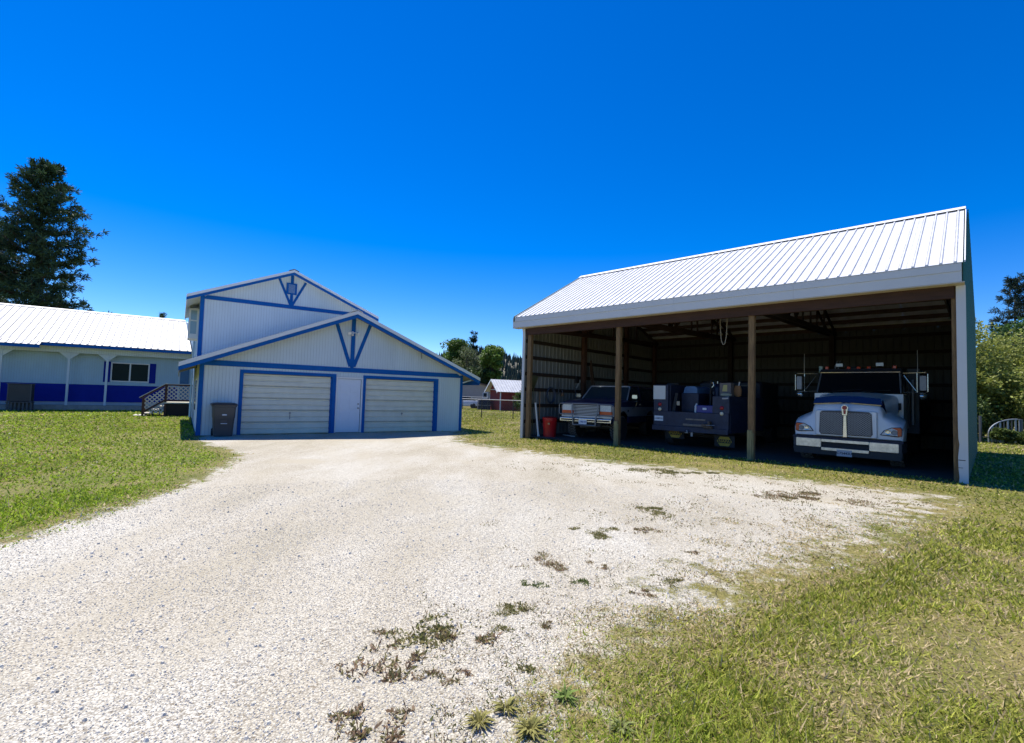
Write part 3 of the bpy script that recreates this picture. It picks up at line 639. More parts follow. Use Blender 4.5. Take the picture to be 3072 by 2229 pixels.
# header beam, doubled plank
for a, b in ((.16, 4.07), (4.073, 8.09), (8.093, CW-.16)):
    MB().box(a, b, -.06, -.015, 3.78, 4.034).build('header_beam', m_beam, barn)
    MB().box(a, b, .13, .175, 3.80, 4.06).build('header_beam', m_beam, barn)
# front posts
m_postbase = M('post_green_base', (.17, .16, .07), .9, var=.4, scale=5, bump=.5, bscale=18, stretch=(6, 6, .6), col2=(.30, .27, .13))
for u, zz in ((.29, -.12), (4.095, -.06), (8.10, -.02), (12.05, -.02)):
    w_ = .075 if u < 12 else .04
    if 1 < u < 12:
        MB().box(u-w_, u+w_, -.012, .128, zz-.1, 3.95).build('front_post', m_post, barn, bev=.008)
        MB().box(u-w_-.004, u+w_-.03, -.045, -.0125, zz-.1, .78).build('splice_board', m_postbase, barn, bev=.004)
        MB().box(u+w_-.025, u+w_+.004, -.05, -.0125, zz-.02, .70).build('splice_board', m_postbase, barn, bev=.004)
    else: MB().box(u-w_-.02, u+w_, .0, .13, zz-.1, 4.034).build('front_post', m_post, barn, bev=.006)
# corner trims (white) - the one by the big truck is dented near the ground
MB().poly_y([(0, -.14), (.10, -.14), (.10, 3.85), (.08, 4.034), (-.05, 4.034), (.0, 3.8)], -.06, -.015).build('corner_trim', m_fas, barn)
MB().box(-.012, -.001, -.06, .08, -.14, 4.03).build('corner_trim', m_fas, barn)
mb = MB(); ringz = [(-.05, 0, 0), (.12, .012, -.01), (.30, 0, .0), (.52, -.004, -.004), (.78, .018, .02), (.90, .004, .006), (1.2, 0, 0), (4.03, 0, 0)]
mb.rings([[(CW-.135+dx, -.05+dy, z), (CW-.065+dx*.5, -.055+dy*2.2, z), (CW+.012, -.05+dy*.4, z), (CW+.012, .09, z), (CW, .09, z), (CW, -.035, z), (CW-.135+dx, -.035+dy, z)] for z, dx, dy in ringz])
mb.build('corner_trim', m_fas, barn, smooth=20)
MB().box(CW-.135, CW-.03, -.062, -.051, .46, .474).build('trim_tear', m_black, barn); MB().box(CW-.135, CW-.07, -.062, -.051, .31, .318).build('trim_tear', m_black, barn)
# walls: ribbed steel over girts
def ribbed(name, mat, a0, a1, mk, z0, z1f, rib=.2286):
    n = round((a1-a0)/rib); st = (a1-a0)/n; prof = [(a0, 0)]
    for k in range(n): c = a0+st*(k+.5); prof += [(c-.03, 0), (c-.012, .018), (c+.012, .018), (c+.03, 0)]
    prof.append((a1, 0)); prof += [(a1, -.008), (a0, -.008)]
    return MB().loft([mk(a, h, z0) for a, h in prof], [mk(a, h, z1f(a)-.03) for a, h in prof]).build(name, mat, barn)
nn = 11
for k in range(nn):
    a, b = CD*k/nn, CD*(k+1)/nn-.003
    ribbed('wall_sheet', m_steel_side, a, b, lambda v, h, z: (.03-h*-1, v, z), -.05, roofz)
    ribbed('wall_sheet', m_green, a, b, lambda v, h, z: (CW-.02+h+skew(v), v, z), -.15, roofz)
for k in range(13):
    a, b = CW*k/13, CW*(k+1)/13-.003
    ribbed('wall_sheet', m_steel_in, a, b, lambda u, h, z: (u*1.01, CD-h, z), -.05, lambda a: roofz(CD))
MB().box(.0, .02, 0, CD, -.1, 4.3).build('outer_skin', m_green, barn); MB().box(.0, CW+.17, CD+.03, CD+.05, -.1, 4.5).build('outer_skin', m_green, barn)
for z in (.60, 1.20, 1.81, 2.40, 3.03, 3.64, 4.36):
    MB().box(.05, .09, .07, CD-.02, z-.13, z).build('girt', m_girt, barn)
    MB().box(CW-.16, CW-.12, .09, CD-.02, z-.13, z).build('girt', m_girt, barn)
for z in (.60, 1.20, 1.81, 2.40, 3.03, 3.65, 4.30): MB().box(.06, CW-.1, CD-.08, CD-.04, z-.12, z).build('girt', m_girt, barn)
for v in (3.6, 7.1, 9.95):
    MB().box(.091, .25, v, v+.19, -.1, roofz(v)-.1).build('wall_post', M('wall_post_wood', (.10, .045, .028), .9, var=.3) if v < 4 else bpy.data.materials['wall_post_wood'], barn)
    MB().box(CW-.30, CW-.161, v, v+.19, -.1, roofz(v)-.1).build('wall_post', m_girt, barn)
for u in (3.95, 8.0): MB().box(u, u+.18, CD-.26, CD-.081, -.1, 4.45).build('wall_post', m_girt, barn)
# purlins and trusses under the roof
for v in np.arange(.35, 10.3, .61):
    MB().box(-.15, CW-.16, v-.02, v+.02, roofz(v)-.17, roofz(v)-.02).build('purlin', m_purlin, barn)
for u in (3.98, 4.22, 7.98, 8.22, .30, CW-.35):
    tr = empty('truss', (0, 0, 0)); tr.parent = barn
    def chord(p, q, w_=.14): 
        d = Vector((0, q[0]-p[0], q[1]-p[1])).normalized(); c = Vector((0, -d.z, d.y))*w_/2
        A = [Vector((u-.02, p[0], p[1]))-c, Vector((u-.02, q[0], q[1]))-c, Vector((u-.02, q[0], q[1]))+c, Vector((u-.02, p[0], p[1]))+c]
        MB().loft(A, [a+Vector((.04, 0, 0)) for a in A]).build('truss_member', m_girt if u > 5 else m_beam, tr)
    chord((.0, ZE-.23), (VR, ZRR-.30)); chord((10.1, ZB-.18), (VR, ZRR-.30)); chord((.05, 4.02), (10.1, 4.42), .16)
    for v in (1.3, 2.6, VR, 5.8, 7.9): chord((v, 4.10+.04*v), (v+.02, roofz(v)-.3), .09)
    chord((1.3, 4.2), (2.6, roofz(2.6)-.3), .09); chord((VR, 4.25), (2.6, roofz(2.6)-.3), .09); chord((VR, 4.25), (5.8, roofz(5.8)-.3), .09)
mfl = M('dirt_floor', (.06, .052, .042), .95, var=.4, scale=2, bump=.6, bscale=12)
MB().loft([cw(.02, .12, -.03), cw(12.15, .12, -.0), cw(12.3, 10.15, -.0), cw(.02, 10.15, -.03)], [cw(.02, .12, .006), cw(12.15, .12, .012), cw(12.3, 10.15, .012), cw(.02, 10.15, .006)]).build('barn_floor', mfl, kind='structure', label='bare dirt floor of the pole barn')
# ------------------------------------------------------------------ vehicles
def tyre(par, x, y, r, wd, mat_rim, lug=0, name='wheel', rimr=.58):
    w = empty(name, (x, y, r)); w.parent = par
    h = wd/2
    MB().lathe([(r*rimr, -h*.85), (r*.80, -h), (r*.94, -h*.95), (r*.985, -h*.7), (r*.985, h*.7), (r*.94, h*.95), (r*.80, h), (r*rimr, h*.85)], 0, 0, 32, 'x').build('tyre', m_black, w, smooth=30)
    MB().lathe([(0, -h*.55), (r*.2, -h*.6), (r*.25, -h*.45), (r*.48, -h*.5), (r*(rimr+.02), -h*.86), (r*(rimr+.02), h*.86), (r*.48, h*.5), (r*.25, h*.45), (r*.2, h*.6), (0, h*.55)], 0, 0, 24, 'x').build('rim', mat_rim, w, smooth=30)
    if lug:
        mb = MB(); n = lug
        for k in range(n):
            for j, (x0, x1) in enumerate(((-h*.98, -h*.45), (-h*.35, h*.15), (.0+h*.2, h*.6), (h*.5, h*.98))):
                a = 2*PI*(k+.25*j)/n; da = PI/n*.62; sk = .08*(1 if j % 2 else -1)
                def pt(xx, aa, rr): return (xx, rr*math.sin(aa), rr*math.cos(aa))
                A = [pt(x0, a-da, r*.97), pt(x1, a-da+sk, r*.97), pt(x1, a+da+sk, r*.97), pt(x0, a+da, r*.97)]
                B = [pt(x0, a-da*.8, r*1.012), pt(x1, a-da*.8+sk, r*1.012), pt(x1, a+da*.8+sk, r*1.012), pt(x0, a+da*.8, r*1.012)]
                mb.loft(A, B)
        o = mb.build('tread_blocks', M('tread_rubber', (.11, .11, .105), .85) if 'tread_rubber' not in bpy.data.materials else bpy.data.materials['tread_rubber'], w); o['kind'] = 'stuff'
    return w
# ---- suv, two-tone
m_navy = M('navy_paint', (.012, .022, .085), .32, var=.1, coat=.5); m_silver = M('silver_paint', (.40, .43, .48), .32, metal=.2, var=.08, coat=.5)
suv = empty('suv', cw(2.35, .80, .0), CA+.14, label='blue and silver suv with brush guard and mud tyres parked in the pole barn', cat='suv')
def slab(z0, z1, w0, w1, y0, y1, r=.10, fr=0):
    """rounded plan slab between two heights"""
    def ring(w_, z):
        pts = []
        for cx, cy, a0 in ((w_-r, y1-r, 0), (-w_+r, y1-r, 90), (-w_+r, y0+r, 180), (w_-r, y0+r, 270)):
            for k in range(5): a = R(a0+22.5*k); pts.append((cx+r*math.cos(a), cy+r*math.sin(a), z))
        return pts
    return MB().rings([ring(w0, z0), ring(w1, z1)])
WZ = .82
# lower body with wheel arches cut as polygons on each flank
def flank(z0, z1, mat, name, x=.985):
    for s_ in (-1, 1):
        for y0, y1 in ((.12, .46), (1.42, 3.25), (4.15, 4.75)):
            if z0 < 1.0: MB().poly_x([(y0, z0), (y1, z0), (y1, z1), (y0, z1)], s_*x-.02, s_*x+.02).build(name, mat, suv)
        if z1 > 1.0: pass
flank(.62, .86, m_navy, 'rocker_panel')
arch = [(.46+.96*k/8, .86+(.20*math.sin(PI*k/8))) for k in range(9)]
arch2 = [(3.25+.90*k/8, .86+(.20*math.sin(PI*k/8))) for k in range(9)]
prof = [(.10, .86)]+arch+arch2+[(4.75, .86), (4.75, 1.20), (.06, 1.20)]
for s_ in (-1, 1): MB().poly_x(prof, s_*.995-.02, s_*.995+.02).build('side_panel', m_silver, suv)
for s_ in (-1, 1):
    MB().poly_x([(.06, 1.201), (4.75, 1.201), (4.75, 1.42), (1.55, 1.43), (.10, 1.31)], s_*.985-.02, s_*.985+.02).build('upper_side_panel', m_navy, suv)
    MB().box(s_*1.015-.004, s_*1.015+.004, 1.45, 4.7, .85, .875).build('side_moulding', m_silver, suv)
    MB().box(s_*1.016-.004, s_*1.016+.004, 1.32, 1.42, 1.02, 1.10).build('fender_badge', m_black, suv)
MB().rings([[(-.94, .04, 1.27), (-.90, .03, 1.30), (0, .0, 1.335), (.90, .03, 1.30), (.94, .04, 1.27), (.94, .04, 1.20), (-.94, .04, 1.20)],
            [(-.96, .20, 1.32), (-.90, .20, 1.36), (0, .20, 1.40), (.90, .20, 1.36), (.96, .20, 1.32), (.96, .20, 1.20), (-.96, .20, 1.20)],
            [(-.96, 1.55, 1.43), (-.90, 1.55, 1.47), (0, 1.55, 1.51), (.90, 1.55, 1.47), (.96, 1.55, 1.43), (.96, 1.55, 1.20), (-.96, 1.55, 1.20)]]).build('hood', m_navy, suv, smooth=30)
# cab
A = [(-.93, 1.45, 1.43), (.93, 1.45, 1.43), (.80, 2.02, 1.96), (-.80, 2.02, 1.96)]
def frame_bars(pts, w_, mat, name, par, t=.03):
    for i in range(len(pts)): 
        MB().tube([pts[i], pts[(i+1) % len(pts)]], w_, 6).build(name, mat, par)
MB().loft(A, [(x*.97, y+.03, z-.01) for x, y, z in A]).build('windshield', glass('suv_glass', (.03, .045, .055), .06), suv)
frame_bars(A, .025, m_silver, 'windshield_frame', suv)
MB().rings([[(-.78, 2.0, 1.93), (-.70, 2.0, 1.99), (.70, 2.0, 1.99), (.78, 2.0, 1.93)], [(-.82, 2.4, 1.96), (-.74, 2.4, 2.03), (.74, 2.4, 2.03), (.82, 2.4, 1.96)], [(-.82, 4.6, 1.94), (-.74, 4.6, 2.0), (.74, 4.6, 2.0), (.82, 4.6, 1.94)]]).build('roof', m_navy, suv, smooth=30)
for s_ in (-1, 1):
    g = [(s_*.95, 1.66, 1.43), (s_*.95, 2.75, 1.43), (s_*.83, 2.75, 1.93), (s_*.82, 2.12, 1.93)]
    MB().loft(g, [(x-s_*.015, y, z) for x, y, z in g]).build('side_window', bpy.data.materials['suv_glass'], suv)
    g = [(s_*.95, 2.88, 1.43), (s_*.95, 4.5, 1.43), (s_*.83, 4.4, 1.93), (s_*.83, 2.88, 1.93)]
    MB().loft(g, [(x-s_*.015, y, z) for x, y, z in g]).build('side_window', bpy.data.materials['suv_glass'], suv)
    MB().loft([(s_*.96, 2.76, 1.42), (s_*.96, 2.87, 1.42), (s_*.84, 2.87, 1.95), (s_*.84, 2.76, 1.95)], [(s_*.92, 2.76, 1.42), (s_*.92, 2.87, 1.42), (s_*.80, 2.87, 1.95), (s_*.80, 2.76, 1.95)]).build('pillar', m_navy, suv)
    mr = MB().box(s_*1.16-.11, s_*1.16+.11, 1.60, 1.66, 1.50, 1.66, .02).build('mirror', m_chrome, suv)
    MB().tube([(s_*1.0, 1.75, 1.40), (s_*1.10, 1.66, 1.40), (s_*1.26, 1.62, 1.42), (s_*1.20, 1.64, 1.25), (s_*1.04, 1.70, 1.14)], .011, 6).build('mirror_bracket', m_chrome, mr)
    MB().box(s_*1.012-.006, s_*1.012+.01, 2.55, 2.68, 1.27, 1.31).build('door_handle', m_chrome, suv)
MB().box(-.9, .9, 4.70, 4.78, .62, 1.9).build('tailgate', m_navy, suv)
MB().box(-.60, .60, .10, 4.7, .62, .80).build('underbody', m_black, suv)
MB().box(-.93, .93, .10, .16, .70, 1.26).build('front_panel', m_silver, suv)
# grille
gr = MB().box(-.50, .50, .035, .098, .86, 1.24).build('grille', m_black, suv)
for k in range(7): MB().box(-.50, .50, .012, .034, .885+k*.052, .910+k*.052).build('grille_bar', m_silver, gr)
for s_ in (-1, 1):
    hl = MB().box(min(s_*.53, s_*.95), max(s_*.53, s_*.95), .02, .098, 1.03, 1.24).build('headlight', m_clear, suv)
    MB().box(min(s_*.53, s_*.97), max(s_*.53, s_*.97), .016, .096, .915, 1.027).build('turn_signal', m_amber, suv)
MB().box(-.98, .98, .005, .095, .80, .856).build('valance', m_silver, suv)
MB().rings([[(x, y+.02*(abs(x) > .9), z) for x, y, z in ((-1.0+dx, -.06, .62), (1.0-dx, -.06, .62), (1.0-dx, -.06, .765), (-1.0+dx, -.06, .765))] if False else [(-1.0, yy, .62+d), (1.0, yy, .62+d), (1.0, yy, .775-d), (-1.0, yy, .775-d)] for yy, d, dx in ((-.10, .03, 0), (-.085, 0, 0), (.03, 0, 0))]).build('bumper', m_chrome, suv, bev=.01)
MB().box(-.95, .95, -.108, -.1005, .672, .722).build('bumper_strip', m_black, suv)
MB().box(-.58, .58, -.02, .09, .50, .618).build('lower_valance', m_black, suv)
bgd = empty('brush_guard', (0, 0, 0)); bgd.parent = suv
for s_ in (-1, 1):
    MB().tube([(s_*.44, -.14, .52), (s_*.44, -.15, .72), (s_*.50, -.12, 1.0), (s_*.50, -.09, 1.28)], .024, 8).build('upright', m_steelgrey, bgd)
    MB().tube([(s_*.50, -.10, 1.27), (s_*1.0, -.07, 1.27), (s_*1.06, -.05, 1.22), (s_*1.06, -.05, .93), (s_*1.0, -.06, .88), (s_*.50, -.11, .90)], .018, 8).build('headlight_hoop', m_steelgrey, bgd)
MB().tube([(-.5, -.10, 1.28), (.5, -.10, 1.28)], .02, 8).build('cross_tube', m_steelgrey, bgd)
MB().tube([(-.44, -.14, .53), (.44, -.14, .53)], .018, 8).build('cross_tube', m_steelgrey, bgd)
pl = MB().box(-.21, .10, -.135, -.125, .56, .72).build('license_plate', m_plate, suv)
text('54610', .10, m_inkblue, pl, (-.055, -.137, .64), (PI/2, 0, 0))
for s_ in (-1, 1):
    tyre(suv, s_*.84, .94, .43, .31, m_steelgrey, lug=26); tyre(suv, s_*.84, 3.70, .43, .31, m_steelgrey)
MB().tube([(-.8, .94, .42), (.8, .94, .42)], .06, 8).build('axle', m_black, suv); MB().tube([(-.6, .72, .40), (.6, .70, .50)], .022, 8).build('steering_link', m_steelgrey, suv)
MB().tube([(-.8, 3.7, .42), (.8, 3.7, .42)], .06, 8).build('axle', m_black, suv)

# ---- service truck seen from behind
m_sblue = M('service_blue', (.007, .015, .05), .55, var=.5, scale=5, col2=(.02, .032, .07)); m_sdark = M('service_dark', (.012, .013, .02), .6)
svc = empty('service_truck', cw(5.86, 1.35, .0), CA, label='dark blue service truck with yellow-badged mud flaps, backed into the pole barn', cat='truck')
MB().box(-1.20, 1.20, .0, .10, .56, 1.14, .01).build('rear_panel', m_sblue, svc)
MB().box(-1.22, 1.20, -.06, .0, .52, .68, .01).build('rear_bumper', m_sblue, svc)
MB().box(-1.20, -.66, .101, 3.2, .56, 2.0).build('side_cabinet', m_sblue, svc); MB().box(.72, 1.22, .101, 3.2, .56, 1.66).build('side_cabinet', m_sblue, svc)
MB().box(-1.20, -.70, -.002, .10, 1.141, 1.99, .01).build('cabinet_end', m_sblue, svc); MB().box(.72, 1.22, -.002, .10, 1.141, 1.66, .01).build('cabinet_end', m_sblue, svc)
MB().box(-.655, .715, .12, 3.2, 1.0, 1.13).build('bed_floor', m_sdark, svc)
MB().box(-1.1, 1.1, 3.4, 5.4, .6, 2.25, .08).build('cab', m_sdark, svc); MB().box(-.9, .9, 3.36, 3.398, 1.6, 2.1).build('rear_window', m_glass, svc)
MB().box(-.9, .9, 5.401, 6.4, .6, 1.5, .08).build('hood', m_sdark, svc); MB().box(-.4, .4, .2, 6.0, .45, .56).build('chassis', m_black, svc)
for s_, zr, zw in ((-1, 1.36, 1.20), (1, 1.31, 1.14)):
    x = -.98 if s_ < 0 else 1.0
    MB().lathe([(0, -.035), (.04, -.032), (.058, -.015), (.06, .0), (0, .0)], x, zr, 16, 'y').move(0, -.003, 0).build('tail_light', m_redlens, svc, smooth=50)
    MB().lathe([(0, -.03), (.04, -.028), (.055, -.013), (.057, .0), (0, .0)], x, zw, 16, 'y').move(0, -.003, 0).build('reverse_light', M('reverse_lens', (.72, .64, .46), .3) if s_ < 0 else bpy.data.materials['reverse_lens'], svc, smooth=50)
pl = MB().box(-1.16, -.86, -.016, -.003, .82, .98).build('license_plate', m_plate, svc); text('C58822S', .075, m_ink, pl, (-1.01, -.0175, .895), (PI/2, 0, 0))
for x, z in ((-.60, .50), (.96, .37)):
    fb = MB().box(x-.30, x+.30, .34, .352, z-.24, z+.10).build('mud_flap', m_black, svc)
    hx = [(x-.22, z-.07), (x-.13, z+.07), (x+.13, z+.07), (x+.22, z-.07), (x+.13, z-.21), (x-.13, z-.21)]
    MB().poly_y(hx, .328, .339).build('flap_badge', m_yellow, fb)
    MB().poly_y([(x-.185, z-.125), (x+.185, z-.125), (x+.185, z-.015), (x-.185, z-.015)], .324, .3275).build('badge_band', m_black, fb)
    text('NAPA', .125, m_yellow, fb, (x, .322, z-.07), (PI/2, 0, 0), .001)
for s_ in (-1, 1):
    tyre(svc, s_*.86, .75, .40, .26, m_steelgrey); tyre(svc, s_*.90, 5.2, .40, .24, m_steelgrey)
MB().tube([(-.9, .75, .40), (.9, .75, .40)], .07, 8).build('axle', m_black, svc)
MB().box(.10, .16, -.10, -.06, .40, .52).build('hitch', m_steelgrey, svc); MB().lathe([(0, .52), (.03, .53), (.035, .56), (.02, .59), (0, .60)], .0, -.14, 10).build('hitch_ball', m_steelgrey, svc, smooth=True); MB().box(-.05, .05, -.18, -.06, .50, .52).build('hitch_plate', m_steelgrey, svc)
MB().box(-.16, .50, -.085, -.0615, .72, .78).build('step_plate', M('worn_metal', (.20, .17, .14), .6, var=.4, scale=10), svc); MB().box(-.10, .52, -.02, -.001, .90, .945).build('worn_strip', bpy.data.materials['worn_metal'], svc)
vise = empty('bench_vise', cw(5.86+.62, 1.31, .76), CA, label='rusty bench vise bolted to the rear bumper of the service truck', cat='vise')
mrust = M('rusty_metal', (.13, .09, .06), .7, var=.5, scale=14)
MB().box(-.13, .13, -.10, .06, -.08, -.02, .01).build('vise_base', mrust, vise); MB().box(-.16, .10, -.14, .04, -.021, .05, .01).build('fixed_jaw', mrust, vise); MB().box(.02, .08, -.12, .04, .049, .13, .008).build('jaw_plate', mrust, vise)
MB().tube([(.0, -.15, .0), (.25, -.15, .03)], .012, 8).build('vise_handle', m_steelgrey, vise)
# load on the truck
def load(name, label, cat, u, v, z, parts, group=None):
    e = empty(name, cw(5.86+u, 1.35+v, z), CA, label=label, cat=cat, group=group)
    for nm, mb, mt, sm in parts: mb.build(nm, mt, e, smooth=sm)
    return e
mwh = M('aged_white', (.62, .63, .60), .6, var=.08, scale=4)
load('white_box', 'white lidded box standing on top of the service truck cabinet corner', 'box', -.99, .20, 1.991-.47, [('box_body', MB().box(-.20, .20, -.215, -.195, .0, .44), mwh, 0), ('box_rim', MB().box(-.215, -.201, -.225, -.19, -.01, .45), mwh, 0)])
load('welder', 'dark blue welding machine with pale blue hood on the service truck bed', 'welder', -.25, .9, 1.131, [('housing', MB().box(-.28, .30, -.30, .9, 0, .62, .02), m_sblue, 0), ('hood_cover', MB().rings([[(-.22, y, .621), (.24, y, .621), (.24, y, .78), (.16, y, .84), (-.12, y, .84), (-.18, y, .78)] for y in (-.28, .85)]), M('pale_blue_paint', (.06, .16, .33), .5, var=.3, scale=8), 30)])
load('blue_tool_case', 'bright blue tool case lying on the service truck bed', 'tool case', .42, .30, 1.131, [('case_body', MB().box(-.26, .28, -.16, .16, 0, .24, .02), M('case_blue', (.01, .02, .20), .4), 0), ('case_latch', MB().box(-.05, .07, -.175, -.161, .10, .16), m_plate, 0)])
load('white_jug', 'small white oil jug standing on the service truck bed', 'jug', -.01+.13, .28, 1.131, [('jug_body', MB().rings([rr_ring(.055, .05, 0, .02), rr_ring(.055, .05, .20, .02), rr_ring(.03, .03, .25, .015), rr_ring(.02, .02, .29, .01)]), mwh, 40)])
load('bottle', 'cream plastic bottle lying on the service truck cabinet', 'bottle', .98, .35, 1.661, [('bottle_body', MB().rings([[(x, .05*math.cos(a), .05+.05*math.sin(a)) for a in np.linspace(0, 2*PI, 12, False)] for x in (-.12, .10)]+[[(x, r_*math.cos(a), .05+r_*math.sin(a)) for a in np.linspace(0, 2*PI, 12, False)] for x, r_ in ((.14, .02), (.18, .018))]), M('cream_plastic', (.5, .42, .25), .5), 40)])
load('carton', 'grey carton with yellow label on top of the service truck cabinet', 'carton', .92, .62, 1.661, [('carton_body', MB().box(-.17, .17, -.14, .14, 0, .42, .005), M('carton_grey', (.16, .14, .13), .8), 0), ('carton_label', MB().poly_y([(-.09, .16), (.06, .16), (.06, .36), (-.05, .36)], -.146, -.141), M('label_yellow', (.48, .42, .16), .7), 0), ('carton_strip', MB().box(-.11, .10, -.146, -.141, .04, .10), mwh, 0)])
load('tool_pouch', 'tan leather tool pouch hanging among tools behind the service truck cabinet', 'tool pouch', 1.20, .75, 1.661, [('pouch', MB().rings([rr_ring(.03, .03, .0, .01), rr_ring(.10, .06, .04, .03), rr_ring(.11, .06, .20, .03), rr_ring(.08, .05, .34, .03)]), M('tan_leather', (.26, .13, .05), .8), 40), ('tool_handle', MB().tube([(.02, 0, .30), (.05, .0, .46)], .018, 8), mwh, 40)])
load('boom', 'black chain-wrapped boom rising from the service truck bed', 'boom', .28, .95, 1.131, [('boom_post', MB().tube([(0, 0, 0), (.02, 0, 1.05)], .035, 8), m_black, 30), ('boom_hook', MB().tube([(.02, 0, .95), (.10, -.02, .98), (.12, -.02, .88), (.06, -.02, .82)], .018, 8), m_chrome, 30)])
load('steel_bar', 'black steel bar leaning on the welder at the truck rear', 'bar', -.58, .13, 1.141, [('bar_body', MB().bar((0, 0, 0), (.06, .1, .60), .10, .03, (0, 1, 0)), m_black, 0), ('bar_tag', MB().box(.085, .18, .06, .075, .20, .33), M('tag_tan', (.45, .38, .28), .7), 0)])

for k, (u, hz_) in enumerate(((.36, .98), (.56, .92))): load('gas_cylinder', ('taller' if k == 0 else 'shorter')+' dark gas cylinder standing on the service truck bed', 'gas cylinder', u, 1.35, 1.131, [('cylinder', MB().lathe([(0, 0), (.10, 0), (.105, .03), (.105, hz_-.18), (.07, hz_-.06), (.03, hz_-.02), (0, hz_-.02)], 0, 0, 16), M('cylinder_dark', (.02, .022, .05), .4) if k == 0 else bpy.data.materials['cylinder_dark'], 40), ('valve', MB().tube([(0, 0, hz_-.03), (0, 0, hz_+.05)], .018, 8), m_chrome, 40)])
load('cable_reel', 'black cable coiled over the service truck side cabinet', 'cable', -.80, .55, 1.995, [('coil', MB().tube([(.20*math.cos(t*6.283), .12*math.sin(t*6.283), .025+.008*t) for t in np.linspace(0, 4, 60)], .018, 6), m_black, 40)])
load('rag', 'pale rag draped over the service truck cabinet edge', 'rag', 1.10, .18, 1.661, [('cloth', MB().rings([[(x, y, .012+.012*math.sin(9*x+5*y)+ (-.0 if y > -.17 else -.16*((-.17-y)/.06))) for x in np.linspace(-.09, .09, 8)]+[(x, y, .005+.012*math.sin(9*x+5*y)+(-.0 if y > -.17 else -.16*((-.17-y)/.06))) for x in np.linspace(.09, -.09, 8)] for y in (.05, -.05, -.15, -.19, -.195, -.2)]), M('rag_pale', (.42, .40, .36), .9), 40)])
load('tool_crate', 'tall dark tool crate behind the welder on the service truck', 'crate', .08, 2.1, 1.131, [('crate_body', MB().box(-.5, .5, -.3, .3, 0, .98, .02), m_sdark, 0), ('crate_latch', MB().box(-.05, .05, -.315, -.301, .6, .7), m_steelgrey, 0)])

# ---- big white truck
m_tw = M('truck_white', (.82, .82, .80), .35, var=.08, scale=2, coat=.4); m_bug = M('bug_deflector', (.012, .018, .075), .2)
trk = empty('semi_truck', cw(9.93, 1.25, .0), CA, label='white conventional truck with mesh grille and long mirrors parked facing out', cat='truck')
def hoodring(y, wo, zb, zo, wi, zi, wh, zs, zt, sq=1):
    h = [(wo*.985, zb), (wo, zb+(zo-zb)*.55), (wo*.975, zo-.06), (wo*.90, zo), ((wo*.9+wi)/2, (zo+zi)/2+.015), (wi+.03, zi), (wi, zi+.03), (wh+.015, zs-.05), (wh-.04, zs+.01), (wh*.55, zt-.015), (0, zt)]
    r = [(x, y, z) for x, z in h]; l = [(-x, y, z) for x, z in h[:-1]]
    return r+l[::-1]
rings = [hoodring(.16, 1.10, .70, .98, .74, 1.16, .66, 1.33, 1.37), hoodring(.20, 1.155, .68, 1.03, .76, 1.21, .70, 1.43, 1.47), hoodring(.30, 1.18, .67, 1.09, .765, 1.25, .715, 1.50, 1.55),
         hoodring(.55, 1.19, .67, 1.18, .77, 1.31, .72, 1.58, 1.64), hoodring(.85, 1.18, .90, 1.22, .78, 1.34, .72, 1.64, 1.71), hoodring(1.25, 1.14, 1.02, 1.24, .82, 1.36, .74, 1.70, 1.78), hoodring(1.60, 1.05, 1.0, 1.22, .90, 1.40, .80, 1.76, 1.84), hoodring(1.85, .98, .95, 1.2, .95, 1.50, .90, 1.80, 1.88)]
MB().rings(rings).build('hood', m_tw, trk, smooth=38)
MB().box(-.66, .66, .10, .17, .70, 1.37, .03).build('grille_surround', m_tw, trk)
m_mesh = M('grille_mesh', (.075, .07, .07), .5, metal=.4, var=.5, scale=60)
for s_ in (-1, 1):
    a, b = s_*.035, s_*.565
    gp = [(a, .74), (b*.93, .74), (b, .80), (b*.97, 1.30), (b*.88, 1.345), (a, 1.36)]
    g = MB().poly_y(gp, .086, .0995).build('grille_panel', m_mesh, trk)
    mb = MB(); 
    for k in range(-8, 15):
        for d in (1, -1):
            x0, x1 = .05, .54; z0 = .76+k*.05 if d > 0 else 1.32-k*.05
            zz = [z0, z0+d*(x1-x0)*.8]; xs = [x0, x1]
            t0, t1 = 0, 1
            lo, hi = .755, 1.315
            f = lambda t: zz[0]+(zz[1]-zz[0])*t
            ts = [t for t in np.linspace(0, 1, 40) if lo < f(t) < hi]
            if len(ts) > 2: mb.bar((s_*(x0+(x1-x0)*ts[0]), .0855, f(ts[0])), (s_*(x0+(x1-x0)*ts[-1]), .0855, f(ts[-1])), .012, .006, (0, -1, 0))
    mb.build('mesh_wires', m_steelgrey, g)
MB().rings([[(-.045, y, .69), (.045, y, .69), (.03, y, 1.25), (-.03, y, 1.25)] for y in (.05, .085)]).build('grille_bar', m_chrome, trk, bev=.008)
eb = MB().poly_y([(-.05, 1.25), (.05, 1.25), (.06, 1.38), (.075, 1.46), (0, 1.52), (-.075, 1.46), (-.06, 1.38)], .03, .10).build('hood_emblem', m_chrome, trk)
MB().lathe([(0, .018), (.05, .019), (.055, .029), (0, .0295)], 0, 1.44, 16, 'y').build('emblem_disc', m_redlens, eb); MB().poly_y([(-.022, 1.28), (.022, 1.28), (.03, 1.38), (-.03, 1.38)], .022, .029).build('emblem_shield', m_redlens, eb)
MB().rings([[(-.74+d, y, z+.0), (-.3, y-.03, z+.05), (0, y-.04, z+.055), (.3, y-.03, z+.05), (.74-d, y, z), (.74-d, y+.02, z), (.3, y-.01, z+.05), (0, y-.02, z+.055), (-.3, y-.01, z+.05), (-.74+d, y+.02, z)] for y, z, d in ((.28, 1.52, .0), (.34, 1.69, .04))]).build('bug_deflector', m_bug, trk, smooth=30)
